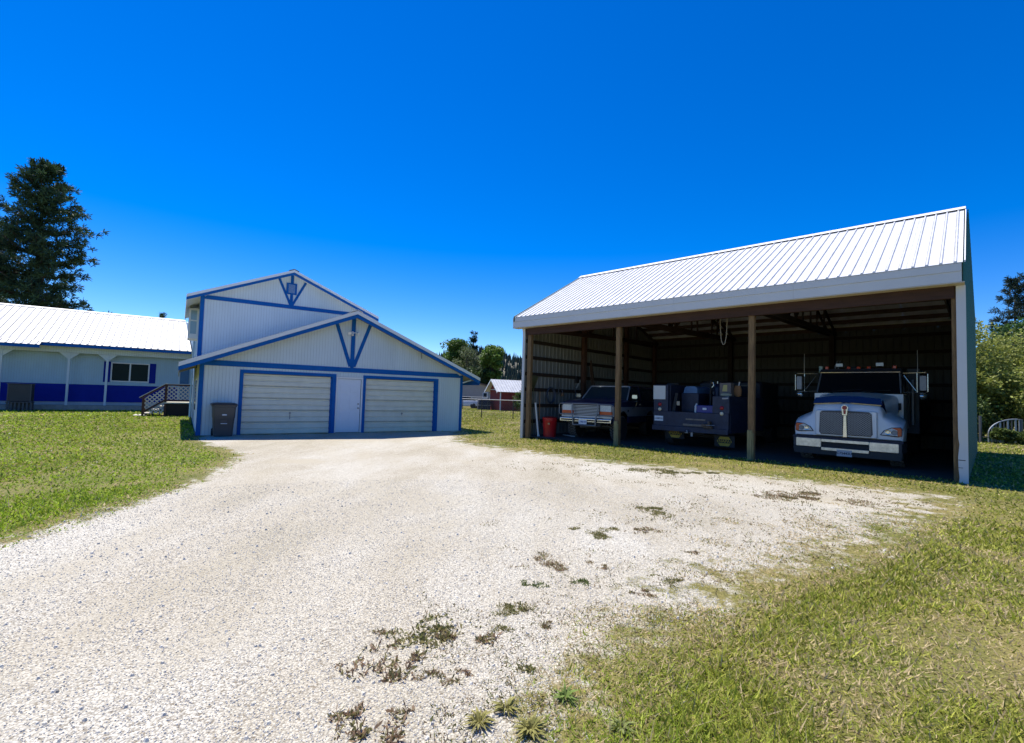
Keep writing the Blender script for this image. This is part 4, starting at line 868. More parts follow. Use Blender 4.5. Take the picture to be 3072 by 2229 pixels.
for x0, x1 in ((-.72, -.10), (.10, .72)): MB().tube([(x0, .262, 1.525), (x1, .25 if abs(x1) < .2 else .262, 1.565 if abs(x1) < .2 else 1.525)] if x0 < 0 else [(x0, .25, 1.565), (x1, .262, 1.525)], .013, 6).build('deflector_trim', m_chrome, trk)
MB().loft([(.70, .30, 1.50), (.735, .36, 1.66), (.775, .75, 1.30), (.765, .72, 1.26)], [(.715, .29, 1.50), (.75, .35, 1.66), (.79, .74, 1.30), (.78, .71, 1.26)]).build('side_deflector', m_bug, trk)
text('33', .10, m_ink, trk, (.80, .62, 1.24), (PI/2, 0, R(40)))
for s_ in (-1, 1):
    hp = [(s_*x, z) for x, z in ((.70, .80), (.78, .92), (.93, 1.00), (1.10, 1.01), (1.13, .96), (1.125, .80), (1.05, .77))]
    hl = MB().poly_y([(x, z) for x, z in hp], .145, .195).build('headlight', m_ink, trk)
    MB().poly_y([(s_*x, z) for x, z in ((.73, .815), (.80, .915), (.93, .98), (1.04, .985), (1.04, .80))], .136, .1445).build('lens', m_clear, hl)
    MB().poly_y([(s_*x, z) for x, z in ((.93, .985), (1.10, .995), (1.12, .95), (1.115, .805), (1.045, .79), (1.045, .93))], .134, .1445).build('turn_signal', m_amber, hl)
    for x in (.86, .985): MB().lathe([(0, .118), (.03, .119), (.035, .126), (.055, .122), (.062, .1355), (0, .1355)], s_*x, .875, 18, 'y').build('lamp_bowl', m_steelgrey if x > .9 else m_chrome, hl, smooth=30)
# bumper with stepped lower edge and centre slot
bp = [(-1.14, .40), (-.62, .40), (-.54, .34), (.54, .34), (.62, .40), (1.14, .40), (1.14, .62), (-1.14, .62)]
mch = M('mirror_bumper', (.80, .76, .64), .28, metal=.45, var=.30, scale=9)
slot = (-.50, .50, .40, .54)
bmp = empty('bumper', (0, 0, 0)); bmp.parent = trk
MB().box(-1.08, -.505, -.02, .06, .40, .62, .012).build('chrome_face', mch, bmp); MB().box(.505, 1.08, -.02, .06, .40, .62, .012).build('chrome_face', mch, bmp)
MB().box(-.504, .504, -.02, .06, .545, .62, .008).build('chrome_face', mch, bmp); MB().box(-.504, .504, -.02, .06, .33, .405, .008).build('chrome_face', mch, bmp)
MB().box(-.504, .504, .03, .055, .4055, .5445).build('slot_back', m_black, bmp)
for s_ in (-1, 1): MB().rings([[(s_*1.081, -.018, .40), (s_*1.081, -.018, .62), (s_*1.081, .06, .62), (s_*1.081, .06, .40)], [(s_*1.13, .0, .40), (s_*1.13, .0, .62), (s_*1.13, .07, .62), (s_*1.13, .07, .40)], [(s_*1.18, .14, .40), (s_*1.18, .14, .62), (s_*1.14, .18, .62), (s_*1.14, .18, .40)], [(s_*1.19, .40, .40), (s_*1.19, .40, .62), (s_*1.15, .40, .62), (s_*1.15, .40, .40)]]).build('bumper_end', m_plastic, bmp, smooth=40)
MB().rings([[(-1.12, y, .22), (1.12, y, .22), (1.15, y, .398), (.52, y, .398), (.52, y, .328), (-.52, y, .328), (-.52, y, .398), (-1.15, y, .398)] for y in (.0, .06)]).build('lower_valance', M('valance_dark', (.035, .033, .03), .7), bmp)
MB().rings([[(-1.16, y, .621), (1.16, y, .621), (1.165, y, .675), (-1.165, y, .675)] for y in (.02, .15)]).build('bumper_strip', m_ink, bmp)
pl = MB().box(-.16, .16, -.036, -.024, .215, .375).build('license_plate', M('plate_grey', (.5, .47, .46), .5), trk); text('C75443U', .082, m_ink, pl, (0, -.0375, .29), (PI/2, 0, 0))
# cab
cab = [(-1.0, 1.80, 1.0), (1.0, 1.80, 1.0)]
MB().rings([[(-1.02, y, .9), (1.02, y, .9), (1.02, y, 1.84), (-1.02, y, 1.84)] for y in (1.80, 3.3)]).build('cab', m_tw, trk)
MB().rings([[(-.98, 2.14, 2.44), (.98, 2.14, 2.44), (.93, 2.20, 2.56), (-.93, 2.20, 2.56)], [(-1.0, 3.3, 2.46), (1.0, 3.3, 2.46), (.94, 3.3, 2.64), (-.94, 3.3, 2.64)]]).build('cab_roof', m_sdark, trk)
A = [(-.97, 1.86, 1.87), (.97, 1.86, 1.87), (.92, 2.14, 2.45), (-.92, 2.14, 2.45)]
MB().loft(A, [(x*.98, y+.03, z) for x, y, z in A]).build('windshield', glass('truck_glass', (.006, .008, .012), .03), trk)
MB().tube([(-.93, 2.12, 2.46), (.93, 2.12, 2.46)], .018, 6).build('visor_trim', m_chrome, trk)
MB().tube([A[0], A[3]], .022, 6).build('pillar', m_steelgrey, trk); MB().tube([A[1], A[2]], .022, 6).build('pillar', m_steelgrey, trk)
MB().tube([(-.6, 1.84, 1.90), (.1, 1.86, 1.96)], .008, 6).build('wiper', m_black, trk); MB().tube([(.1, 1.84, 1.90), (.75, 1.86, 1.95)], .008, 6).build('wiper', m_black, trk)
for s_ in (-1, 1):
    g = [(s_*1.01, 1.95, 1.86), (s_*1.01, 2.9, 1.86), (s_*.98, 2.9, 2.42), (s_*.98, 2.2, 2.42)]
    MB().loft(g, [(x-s_*.02, y, z) for x, y, z in g]).build('side_window', bpy.data.materials['truck_glass'], trk)
    MB().loft([(s_*1.0, 2.92, 1.8), (s_*1.0, 3.28, 1.8), (s_*.97, 3.28, 2.46), (s_*.97, 2.92, 2.46)], [(s_*.9, 2.92, 1.8), (s_*.9, 3.28, 1.8), (s_*.87, 3.28, 2.46), (s_*.87, 2.92, 2.46)]).build('pillar', m_tw, trk)
    # mirror on a tubular frame
    mi = empty('mirror', (0, 0, 0)); mi.parent = trk
    MB().tube([(s_*1.0, 2.05, 2.42), (s_*1.48, 1.80, 2.42), (s_*1.52, 1.78, 2.38), (s_*1.52, 1.78, 1.92), (s_*1.48, 1.80, 1.88), (s_*1.0, 1.98, 1.90)], .013, 6).build('mirror_frame', m_chrome, mi)
    MB().tube([(s_*1.30, 1.89, 2.42), (s_*1.30, 1.89, 1.89)], .010, 6).build('mirror_frame', m_chrome, mi); MB().tube([(s_*1.02, 2.0, 2.36), (s_*1.28, 1.88, 1.94)], .010, 6).build('mirror_brace', m_chrome, mi)
    MB().box(min(s_*1.35, s_*1.50), max(s_*1.35, s_*1.50), 1.79, 1.86, 1.94, 2.34, .015).build('mirror_head', m_steelgrey, mi)
    MB().lathe([(0, 0), (.06, .01), (.09, .04), (.09, .06), (0, .06)], s_*1.42, 1.80, 16, 'y').move(0, 1.79, 0).build('convex_mirror', m_chrome, mi, smooth=50)
    MB().tube([(s_*1.31, 1.89, 2.38), (s_*1.31, 1.90, 3.02)], [.009, .004], 6).build('antenna', M('antenna_pale', (.5, .48, .42), .5) if s_ < 0 else bpy.data.materials['antenna_pale'], trk)
    MB().rings([rr_ring(.045, .04, z, .02) for z in (2.50, 2.64)]).move(s_*.80, 2.30, 0).build('clearance_light', m_amber, trk)
    MB().tube([(s_*1.10, 3.36, 1.0), (s_*1.10, 3.36, 2.3)], .055, 10).build('grab_pipe', m_steelgrey, trk)
    # fender vent and tyre
    MB().box(min(s_*.93, s_*.975), max(s_*.93, s_*.975), 1.60, 1.78, 1.42, 1.60).build('cowl_vent', m_black, trk)
    tyre(trk, s_*.98, .98, .50, .28, m_steelgrey, lug=24); tyre(trk, s_*.86, 5.6, .50, .50, m_steelgrey)
for x in (-.26, -.02, .22): MB().rings([rr_ring(.05, .04, 2.56, .02), rr_ring(.04, .03, 2.63, .02)]).move(x, 2.30, 0).build('clearance_light', m_amber, trk)
for x in (-.50, .46): 
    wl = MB().box(x-.10, x+.10, 2.35, 2.45, 2.63, 2.75, .01).build('work_light', m_black, trk); MB().box(x-.085, x+.085, 2.340, 2.3495, 2.645, 2.735).build('lens', m_clear, wl)
MB().box(-1.22, 1.24, 3.45, 8.2, .75, 1.9).build('service_body', M('body_grey', (.10, .11, .11), .6), trk); MB().box(.98, 1.26, 3.45, 6.0, 1.901, 2.62).build('tool_cabinet', bpy.data.materials['body_grey'], trk)
MB().box(-.45, .45, 0.3, 8.0, .52, .74).build('chassis', m_black, trk); MB().tube([(-.9, .98, .5), (.9, .98, .5)], .07, 8).build('axle', m_black, trk); MB().tube([(-.9, 5.6, .5), (.9, 5.6, .5)], .08, 8).build('axle', m_black, trk)
for x in (-.78, -.70): MB().tube([(x, 3.4, 1.9), (x, 3.38, 2.75), (x+.03, 3.5, 2.9)], .018, 6).build('hose', m_steelgrey, trk)
MB().box(-.55, -.20, 3.5, 4.6, 1.901, 2.72).build('hose_reel', m_sdark, trk)
MB().rings([rr_ring(.05, .05, z, .03) for z in (2.46, 2.62, 2.66)]).move(-.965, 2.35, 0).build('beacon', M('pale_green_lens', (.30, .42, .36), .3), trk)

# ------------------------------------------------------------------ things in the barn
rb = empty('red_barrel', cw(.86, .62, -.03), CA, label='red plastic trash barrel just inside the pole barn', cat='barrel')
MB().lathe([(0, 0), (.21, .0), (.23, .02), (.26, .60), (.275, .62), (.275, .66), (.26, .67), (.26, .70), (0, .70)], 0, 0, 24).build('barrel_body', m_red, rb, smooth=40)
MB().lathe([(0, .70), (.285, .701), (.29, .735), (.25, .76), (.10, .785), (0, .79)], 0, 0, 24).build('lid', m_red, rb, smooth=40)
MB().box(.12, .20, -.262, -.245, .50, .56).build('tag', M('tag_orange', (.5, .3, .14), .6), rb)
pp = empty('pvc_pipe', cw(.42, .30, 0), CA, label='white pvc pipe leaning against the pole barn corner post', cat='pipe')
MB().tube([(.12, .06, .0), (-.02, .0, 1.25)], .035, 10).build('pipe', mwh, pp); MB().tube([(.125, .062, -.02), (.113, .057, .06)], .05, 10).build('coupling', mwh, pp)
def rack(name, label, cat, v, z, parts):
    e = empty(name, cw(.10, v, z), CA, label=label, cat=cat)
    for nm, mb, mt in parts: mb.build(nm, mt, e, smooth=40)
fan = []
mb = MB()
for k in range(13):
    a = R(-26+52*k/12); mb.bar((.02, 0, 1.20), (.02, math.sin(a)*.60, 1.20+math.cos(a)*.55), .030, .004, (1, 0, 0))
mtine = M('rake_tine_green', (.10, .10, .035), .7)
rack('leaf_rake', 'olive fan leaf rake hung head up on the barn wall girts', 'rake', .48, .55, [('tines', mb, mtine), ('handle', MB().tube([(.02, 0, -.55), (.02, 0, 1.24)], .014, 8), mtine), ('head_bar', MB().bar((.025, -.20, 1.62), (.025, .20, 1.62), .02, .006, (1, 0, 0)), mtine)])
rack('shovel', 'wooden-handled shovel hung against the barn wall beside the rake', 'shovel', .88, .25, [('handle', MB().tube([(.02, 0, .30), (.02, 0, 1.42)], .016, 8), M('shovel_wood', (.34, .16, .06), .6)), ('blade', MB().rings([[(.015, -.02, .33), (.015, .02, .33), (.03, .02, .33), (.03, -.02, .33)], [(.0, -.11, .22), (.0, .11, .22), (.012, .11, .22), (.012, -.11, .22)], [(.0, -.10, .05), (.0, .10, .05), (.012, .10, .05), (.012, -.10, .05)], [(.01, -.01, -.05), (.01, .01, -.05), (.02, .01, -.05), (.02, -.01, -.05)]]), m_steelgrey)])
hs_ = MB()
for k in range(6):
    r1, r2 = .24+.02*(k % 3), .29+.016*(k % 4); o = [(random.uniform(-.02, .02)) for _ in range(3)]
    hs_.tube([(.03+.014*k, o[0]+r1*math.cos(t)*.9, o[1]+r2*math.sin(t)) for t in np.linspace(0, 2*PI, 26, False)], .012, 6, closed=True)
rack('coiled_hose', 'coiled grey-blue hose hanging on the barn wall girt', 'hose', 1.50, 1.55, [('coils', hs_, M('hose_grey_blue', (.055, .07, .10), .6)), ('loose_end', MB().tube([(.05, -.24, .08), (.05, -.34, -.10), (.05, -.38, -.32)], .012, 6), m_plastic)])
rack('hand_saw', 'small saw with dark blade hung on the barn wall above the hose', 'saw', 2.02, 1.62, [('blade', MB().poly_x([(-.02, 0), (.05, .02), (.07, .50), (.04, .50)], .01, .018), m_steelgrey), ('handle', MB().tube([(.014, .0, -.03), (.014, .01, .06)], .022, 8), m_plastic)])
rack('work_lamp', 'brass-coloured work lamp hung on the barn wall by the suv', 'lamp', 2.24, 1.52, [('lamp_body', MB().lathe([(0, 0), (.05, .01), (.06, .06), (.04, .14), (0, .16)], .06, 0, 12), M('brass_dull', (.25, .13, .06), .5)), ('hook', MB().tube([(.06, 0, .15), (.05, 0, .24), (.0, 0, .25)], .008, 6), m_steelgrey)])
rack('trimmer', 'hanging trimmer with pale guard above the suv hood', 'trimmer', 3.25, 1.55, [('guard', MB().bar((.03, -.03, .34), (.03, .22, .66), .07, .02, (1, 0, 0)), mwh), ('shaft', MB().tube([(.03, -.12, .42), (.03, -.10, .22), (.03, -.03, .14), (.03, -.06, -.04)], .016, 8), m_steelgrey), ('hood', MB().box(.0, .06, -.10, .14, .55, .80, .01), m_black)])
for k, (v, tl) in enumerate(((3.83, .16), (3.88, .30))):
    e = empty('plank', cw(.36, v, 0), CA, label=('narrow' if k == 0 else 'longer')+' loose plank leaning on the middle post of the barn wall', cat='plank')
    MB().bar((.02+.12*k, .35*tl+.55, .0), (.02, .10-.10, 2.9+.2*k), .10, .03, (1, .2, 0)).build('board', m_purlin, e)
rp = MB(); T_ = np.linspace(0, 1, 22)
rp.tube([(7.055+.20*t+0, .62, 4.10-.97*(1-(2*t-1)**6)*(1) if True else 0) for t in T_], .011, 6)
e = empty('hanging_rope', (CXX, CYY, 0), CA, label='loop of pale rope hanging from the barn header beside the middle post', cat='rope')
MB().tube([(7.06+.0*t, .62, 4.20) for t in (0,)]+[(7.06, .62, 3.8), (7.075, .62, 3.5), (7.10, .62, 3.25), (7.14, .62, 3.14), (7.17, .62, 3.13), (7.20, .62, 3.17), (7.235, .62, 3.35), (7.25, .62, 3.6), (7.258, .62, 3.9), (7.26, .62, 4.20)], .011, 6).build('rope_loop', M('rope_tan', (.33, .29, .22), .8), e)
MB().box(7.03, 7.29, .60, .645, 4.19, 4.62).build('rope_hook_block', m_purlin, e)
MB().bar(cw(.75, 1.6, .02), cw(1.5, 1.3, .02), .06, .03, (0, 0, 1)).build('scrap_board', mwh, label='short white scrap board lying on the barn floor by the barrel', cat='board')
# ------------------------------------------------------------------ vegetation
m_leaf = MV('leaf', .6, .35); m_needle = MV('needles', .7, .15); m_bark = M('bark', (.06, .045, .035), .95, var=.4, scale=6, bump=.5)
m_grass = MV('grass_blades', .65, .4)
def unit(v): return v/np.maximum(np.linalg.norm(v, axis=-1, keepdims=True), 1e-9)
def leaf_quads(P, size, up=.35, asp=.55, seed=0):
    g = np.random.default_rng(seed); n = len(P)
    d = unit(g.normal(size=(n, 3))); nn = unit(g.normal(size=(n, 3))+np.array([0, 0, up*3])); d = unit(d-nn*(d*nn).sum(1, keepdims=True)); s = np.cross(nn, d)
    L = (size*(.65+.7*g.random(n)))[:, None]
    return np.stack([P-d*L*.5, P+s*L*asp*.5, P+d*L*.5, P-s*L*asp*.5], 1).reshape(-1, 3)
def leafy_tree(name, label, cat, loc, H, rx, ry, z0, leaf, n, col, group=None, seed=1, clumps=40, trunk=.16, col2=None, fill=.55):
    g = np.random.default_rng(seed); t = empty(name, loc, 0, label=label, cat=cat, group=group)
    C = unit(g.normal(size=(clumps, 3)))*(fill+(1-fill)*g.random((clumps, 1)))*.82; hz = (H-z0)/2
    C = C*np.array([rx, ry, hz])+np.array([0, 0, z0+hz]); cr = (.26+.22*g.random(clumps))*min(rx, hz)
    k = g.integers(0, clumps, n); o = unit(g.normal(size=(n, 3)))*(g.random((n, 1))**.4)*cr[k][:, None]*np.array([1.1, 1.1, .85])
    P = C[k]+o; P[:, 2] = np.maximum(P[:, 2], .05)
    c = np.array(col)*(.65+.7*g.random((n, 1)))*(.8+.4*g.random(clumps)[k][:, None])
    if col2 is not None: w = (g.random((n, 1)) < .35); c = np.where(w, np.array(col2)*(.8+.4*g.random((n, 1))), c)
    fast_mesh('crown', leaf_quads(P, leaf, seed=seed), 4, m_leaf, np.repeat(c, 4, 0), t)
    mb = MB(); mb.tube([(0, 0, -.2), (.05*rx, 0, z0*.6+.2), (0, .05*ry, z0+hz), (.03, 0, H*.85)], [trunk, trunk*.85, trunk*.5, trunk*.15], 8)
    for i in range(0, clumps, 2):
        s0 = Vector((0, 0, min(z0+hz*.9, max(.3, C[i][2]*.6)))); e = Vector(C[i]); m_ = (s0+e)/2+Vector((0, 0, -.05*rx)); mb.tube([s0, m_, e], [trunk*.35, trunk*.22, trunk*.06], 5)
    mb.build('trunk', m_bark, t, smooth=True); return t
def pine(name, label, loc, H, prof, z0, tuft, nb, col, seed=1, group=None, trunk=.35, per=9, nneed=14):
    g = np.random.default_rng(seed); t = empty(name, loc, 0, label=label, cat='pine tree', group=group)
    lim = MB(); lim.tube([(0, 0, -.3), (.1, 0, H*.4), (-.1, .05, H*.75), (0, 0, H)], [trunk, trunk*.7, trunk*.35, .03], 8)
    TP = []; TD = []
    for i in range(nb):
        f = (i+.5)/nb; z = z0+(H-z0)*(f**.9)*.985; a = g.random()*2*PI; z = round(z/1.05)*1.05+g.normal()*.13
        L = prof(z)*(.68+.42*g.random())
        d = np.array([math.cos(a), math.sin(a), 0]); rise = (-.12+.75*f)*L+g.normal()*.05*L
        p0 = np.array([0, 0, z]); p1 = p0+d*L*.55+np.array([0, 0, rise*.35]); p2 = p0+d*L+np.array([0, 0, rise+.10*L])
        lim.tube([p0, p1, p2], [.03+.013*L, .02+.008*L, .012], 5)
        m_ = max(3, int(per*(.5+L/4)))
        s = .08+.92*g.random(m_)**.75; s[0] = 1
        base = np.where(s[:, None] < .55, p0+(p1-p0)*s[:, None]/.55, p1+(p2-p1)*(s[:, None]-.55)/.45)
        lat = g.normal(size=(m_, 3))*np.array([.15, .15, .07])*L*(.4+.6*s[:, None]); lat[0] = 0
        tp = base+lat; TP.append(tp)
        for b_, q in zip(base[::2], tp[::2]): lim.tube([b_, q], [.018, .008], 4)
        TD.append(unit(d+lat*1.0/max(L, .5)+np.array([0, 0, .35])))
    top = np.array([[g.normal()*.25, g.normal()*.25, H-.1-.9*g.random()] for _ in range(14)]); TP.append(top); TD.append(unit(g.normal(size=(14, 3))*.4+np.array([0, 0, 1])))
    TP = np.concatenate(TP); TD = np.concatenate(TD); n = len(TP); k = nneed
    D = unit(TD[:, None, :]*.75+g.normal(size=(n, k, 3))*.75); L = tuft*(.6+.6*g.random((n, k, 1)))
    S = unit(np.cross(D, g.normal(size=(n, k, 3)))); P = TP[:, None, :]+g.normal(size=(n, k, 3))*tuft*.12
    W = tuft*.075
    V = np.stack([P-S*W*.4, P+S*W*.4, P+D*L*.75+S*W, P+D*L, P+D*L*.75-S*W], 2).reshape(-1, 3)
    c = np.array(col)*(.55+.9*g.random((n, 1, 1)))*(.75+.5*g.random((n, k, 1)))
    fast_mesh('crown', V, 5, m_needle, np.repeat(c.reshape(-1, 3), 5, 0), t)
    lim.build('trunk', m_bark, t); return t
pine('pine_tree', 'tall dark pine tree rising behind the low house roof', (-46.0, 46, 0), 22.7, lambda z: max(.35, min(6.6*(1-z/24.4)**.74, .62*(22.9-z)+.3)), 3.0, .50, 165, (.045, .088, .04), 3, per=12, nneed=20, trunk=.45)
pine('pine_tree', 'second pine tree half hidden beside the tall pine', (-57.6, 52, 0), 18.4, lambda z: max(.5, 5.2*(1-z/20.5)**.7), 3.0, .52, 110, (.030, .064, .034), 5, per=12, nneed=14, trunk=.35)
pine('pine_tree', 'distant pine tip showing just above the low house ridge', (-51.4, 70, 0), 11.9, lambda z: max(.3, 2.2*(1-z/12.5)), 2, .4, 50, (.03, .065, .03), 8, per=7)
pine('pine_tree', 'dark open pine tree above the leafy trees beyond the pole barn', (84.0, 80, 0), 23.6, lambda z: max(.6, 5.6*(1-z/25.0)**.62), 8.0, .62, 95, (.018, .04, .03), 9, per=9, nneed=12)
# trees behind the garage
leafy_tree('broadleaf_tree', 'tall pointed green tree behind the garage roof', 'tree', (-8.7, 75, 0), 11.5, 2.5, 2.5, 2.0, .34, 9500, (.09, .16, .03), 'trees beyond the fence', 11, 46)
leafy_tree('broadleaf_tree', 'grey-green half-bare tree beside the tall pointed tree', 'tree', (-6.6, 70, 0), 8.6, 2.5, 2.2, 1.5, .26, 5000, (.12, .15, .07), 'trees beyond the fence', 12, 40, fill=.8)
pine('conifer_tree', 'thin drooping conifer between the broadleaf trees beyond the fence', (-5.9, 73, 0), 10.4, lambda z: max(.3, 1.9*(1-z/11.0)), 2, .42, 60, (.02, .05, .03), 13, per=8, group='trees beyond the fence')
leafy_tree('broadleaf_tree', 'rounded bright green tree behind the red shed', 'tree', (-2.6, 64, 0), 8.7, 1.75, 1.75, 1.2, .36, 8500, (.12, .20, .035), 'trees beyond the fence', 14, 40)
leafy_tree('broadleaf_tree', 'low dark spreading tree between the grey house and red shed', 'tree', (-4.6, 64, 0), 5.6, 2.7, 2.0, .8, .32, 7000, (.05, .085, .022), 'trees beyond the fence', 15, 40)
leafy_tree('shrub', 'round green shrub growing against the red shed', 'shrub', (.95, 45.0, 0), 2.1, .85, .75, .05, .14, 3500, (.055, .11, .02), None, 16, 26, trunk=.05)
# leafy trees beyond the open barn's end wall
for i, (x, y, h, rx, cl, lb) in enumerate(((23.6, 25.6, 7.0, 2.1, (.25, .28, .055), 'tall yellow-green leafy tree behind the green barn wall'), (26.6, 26.6, 6.9, 2.2, (.24, .27, .05), 'broad yellow-green leafy tree next to the arched gate'), (22.6, 23.9, 3.9, 1.25, (.24, .28, .055), 'low leafy bush between the barn wall and the gate'), (24.9, 23.8, 3.9, 1.5, (.25, .29, .055), 'rounded pale green bush overhanging the arched gate'))):
    leafy_tree('leafy_bush', lb, 'tree', (x, y, 0), h, rx, rx*.9, .25, .17, 9000 if h > 5 else 5500, cl, 'leafy growth beyond the barn', 20+i, 48, trunk=.09, col2=(.30, .32, .09))
for i, (x, y, h, rx, lb) in enumerate(((22.0, 23.0, 2.3, .95, 'dense low bush behind the gate post beside the barn'), (24.3, 24.4, 2.5, 1.5, 'dense dark bush filling the space behind the arched gate'), (22.1, 21.6, .75, .55, 'knee-high weeds in front of the arched gate hinge side'), (23.0, 21.7, .55, .6, 'low weeds growing along the foot of the arched gate'), (26.6, 24.0, 3.2, 1.5, 'leafy bush just past the arched gate latch post'))):
    leafy_tree('leafy_bush', lb, 'bush', (x, y, 0), h, rx, rx*.8, .02, .13, 3500, (.085, .125, .028), 'leafy growth beyond the barn', 40+i, 30, trunk=.05)
leafy_tree('broadleaf_tree', 'dark green tree standing in front of the far pine', 'tree', (66.5, 61, 0), 15.0, 5, 4, 3, .5, 6500, (.04, .085, .02), None, 31, 40)
leafy_tree('broadleaf_tree', 'small brownish thicket under the dark green tree', 'tree', (34, 33, 0), 7.2, 3.0, 2.5, .5, .24, 6000, (.10, .13, .03), None, 32, 40)
# ------------------------------------------------------------------ far hill with forest
hx = np.linspace(-420, 260, 60); hy = np.linspace(380, 900, 40)
def hillz(x, y): return 47*np.exp(-(((x+40)/95)**2+((y-540)/120)**2))+20*np.exp(-(((x-120)/120)**2+((y-700)/150)**2))*1.0+4*(fbm(x, y, 60, 60)-.5)*np.exp(-(((x+40)/150)**2+((y-540)/150)**2))-1.5
grid_mesh('hill', hx, hy, hillz, M('hill_slope', (.17, .16, .12), .95, var=.4, scale=.05), kind='structure', label='wooded hill far behind the red shed')
n = 1500; X = rng.uniform(-130, 90, n); Y = rng.uniform(410, 600, n); Z = hillz(X, Y); keep = Z > 3; X, Y, Z = X[keep], Y[keep], Z[keep]; n = len(X)
hh = rng.uniform(5, 11, n); rw = hh*.17; V = []
for k in range(6):
    a0, a1 = 2*PI*k/6, 2*PI*(k+1)/6
    V.append(np.stack([np.stack([X+rw*math.cos(a0), Y+rw*math.sin(a0), Z+.2], -1), np.stack([X+rw*math.cos(a1), Y+rw*math.sin(a1), Z+.2], -1), np.stack([X, Y, Z+hh], -1)], 1))
V = np.concatenate(V, 0); cc = np.tile(np.array([[.03, .052, .036]])*rng.uniform(.6, 1.4, (n, 1)), (6, 1))
fast_mesh('forest', V.reshape(-1, 3), 3, m_needle, np.repeat(cc, 3, 0), label='dark conifer forest covering the far hill', kind='stuff')

# ------------------------------------------------------------------ beyond the fence
shed = empty('red_shed', (-1.03, 46, 0), R(26), label='small red shed with white metal roof beyond the fence', cat='shed')
m_redw = M('red_wood', (.26, .035, .028), .8, var=.2, scale=3); SWd, SL = 2.45, 4.4
for k in range(10): MB().poly_x([(SWd*k/10+.004, -.1), (SWd*(k+1)/10-.004, -.1), (SWd*(k+1)/10-.004, 2.0+.93*(1-abs((k+1)/5-1))), (SWd*k/10+.004, 2.0+.93*(1-abs(k/5-1)))], -.02, .02).build('wall_board', m_redw, shed)
for k in range(16): MB().box(SL*k/16+.004+.03*(k == 0), SL*(k+1)/16-.004, -.02, .02, -.1, 2.0).build('wall_board', m_redw, shed)
MB().box(.03, SL, .03, SWd, -.1, 1.98).build('core', m_redw, shed)
MB().box(-.03, .05, -.03, .05, -.1, 2.0).build('corner_board', m_white, shed); MB().box(-.03, .05, SWd-.02, SWd+.05, -.1, 2.0).build('corner_board', m_white, shed)
MB().box(-.035, -.021, 0, SWd, 1.97, 2.05).build('gable_trim', m_white, shed)
for y0, y1 in ((-.33, SWd/2), (SWd+.33, SWd/2)):
    roof_slope('roof_sheet', m_roof, shed, -.5, SL+.3, (y0, 1.80), (y1, 3.0), 'u', rib=.3)
    MB().loft([(-.52, y0, 1.66), (-.52, y1, 2.86), (-.52, y1, 3.02), (-.52, y0, 1.82)], [(-.49, y0, 1.66), (-.49, y1, 2.86), (-.49, y1, 3.02), (-.49, y0, 1.82)]).build('barge_board', m_white, shed)
bh = empty('beige_house', (-12.5, 60, 0), 0, label='low beige house with brown roof edge behind the fence', cat='house'); m_beige = M('beige_wall', (.36, .32, .30), .85, var=.1)
MB().poly_y([(0, -.1), (9.6, -.1), (9.6, 2.5), (4.8, 3.7), (0, 2.5)], 0, 7).build('wall', m_beige, bh)
for x0, x1 in ((-.4, 4.8), (10.0, 4.8)): MB().loft([(x0, -.4, 2.42), (x1, -.4, 3.78), (x1, -.4, 3.9), (x0, -.4, 2.54)], [(x0, 7.4, 2.42), (x1, 7.4, 3.78), (x1, 7.4, 3.9), (x0, 7.4, 2.54)]).build('roof', M('brown_roof', (.16, .11, .09), .9) if x0 < 0 else bpy.data.materials['brown_roof'], bh)
wf = MB().box(8.95, 9.55, -.05, -.001, 1.0, 1.75).build('window', m_white, bh); MB().box(9.03, 9.47, -.056, -.0505, 1.08, 1.67).build('pane', m_glass, wf)
cr = empty('covered_crate', (-2.66, 47.4, -.03), R(10), label='dark blue tarp-covered crate beside the red shed', cat='crate')
m_tarp = M('dark_tarp', (.02, .025, .045), .7, var=.5, scale=6, bump=.5, bscale=8)
MB().rings([rr_ring(.60, .5, .0, .08), rr_ring(.62, .52, .3, .1), rr_ring(.60, .5, .95, .1), rr_ring(.52, .42, 1.06, .1)]).build('tarp', m_tarp, cr, smooth=50); MB().tube([(-.62, -.51, .5), (0, -.535, .48), (.62, -.51, .5)], .012, 6).build('tie_rope', m_lath, cr)
car = empty('white_car', (-5.1, 52, -.03), R(-8), label='white car parked in front of the beige house', cat='car'); m_cw = M('car_white', (.62, .64, .66), .3, coat=.5)
MB().rings([[(x, -.8+d, .28), (x, .8-d, .28), (x, .82-d, zt*.75), (x, .7-d, zt), (x, -.7+d, zt), (x, -.82+d, zt*.75)] for x, zt, d in ((-1.9, .62, .15), (-1.75, .72, .03), (-.9, .82, 0), (1.2, .86, 0), (1.8, .80, .05), (1.9, .7, .15))]).build('body', m_cw, car, smooth=40)
MB().rings([[(x, -w2, z), (x, w2, z)]+[(x2, w3, z2), (x2, -w3, z2)] for x, w2, z, x2, w3, z2 in ((-.85, .7, .83, -.3, .58, 1.22), (1.35, .7, .86, .8, .58, 1.22))]).build('cabin', m_glass, car, smooth=40)
MB().box(-.35, .85, -.57, .57, 1.19, 1.235, .02).build('roof', m_cw, car)
for x in (-1.2, 1.2):
    for y in (-.72, .72): MB().lathe([(0, -.09), (.28, -.09), (.30, -.05), (.30, .05), (.28, .09), (0, .09)], x, .30, 18, 'y').move(0, y, 0).build('wheel', m_black, car, smooth=30)
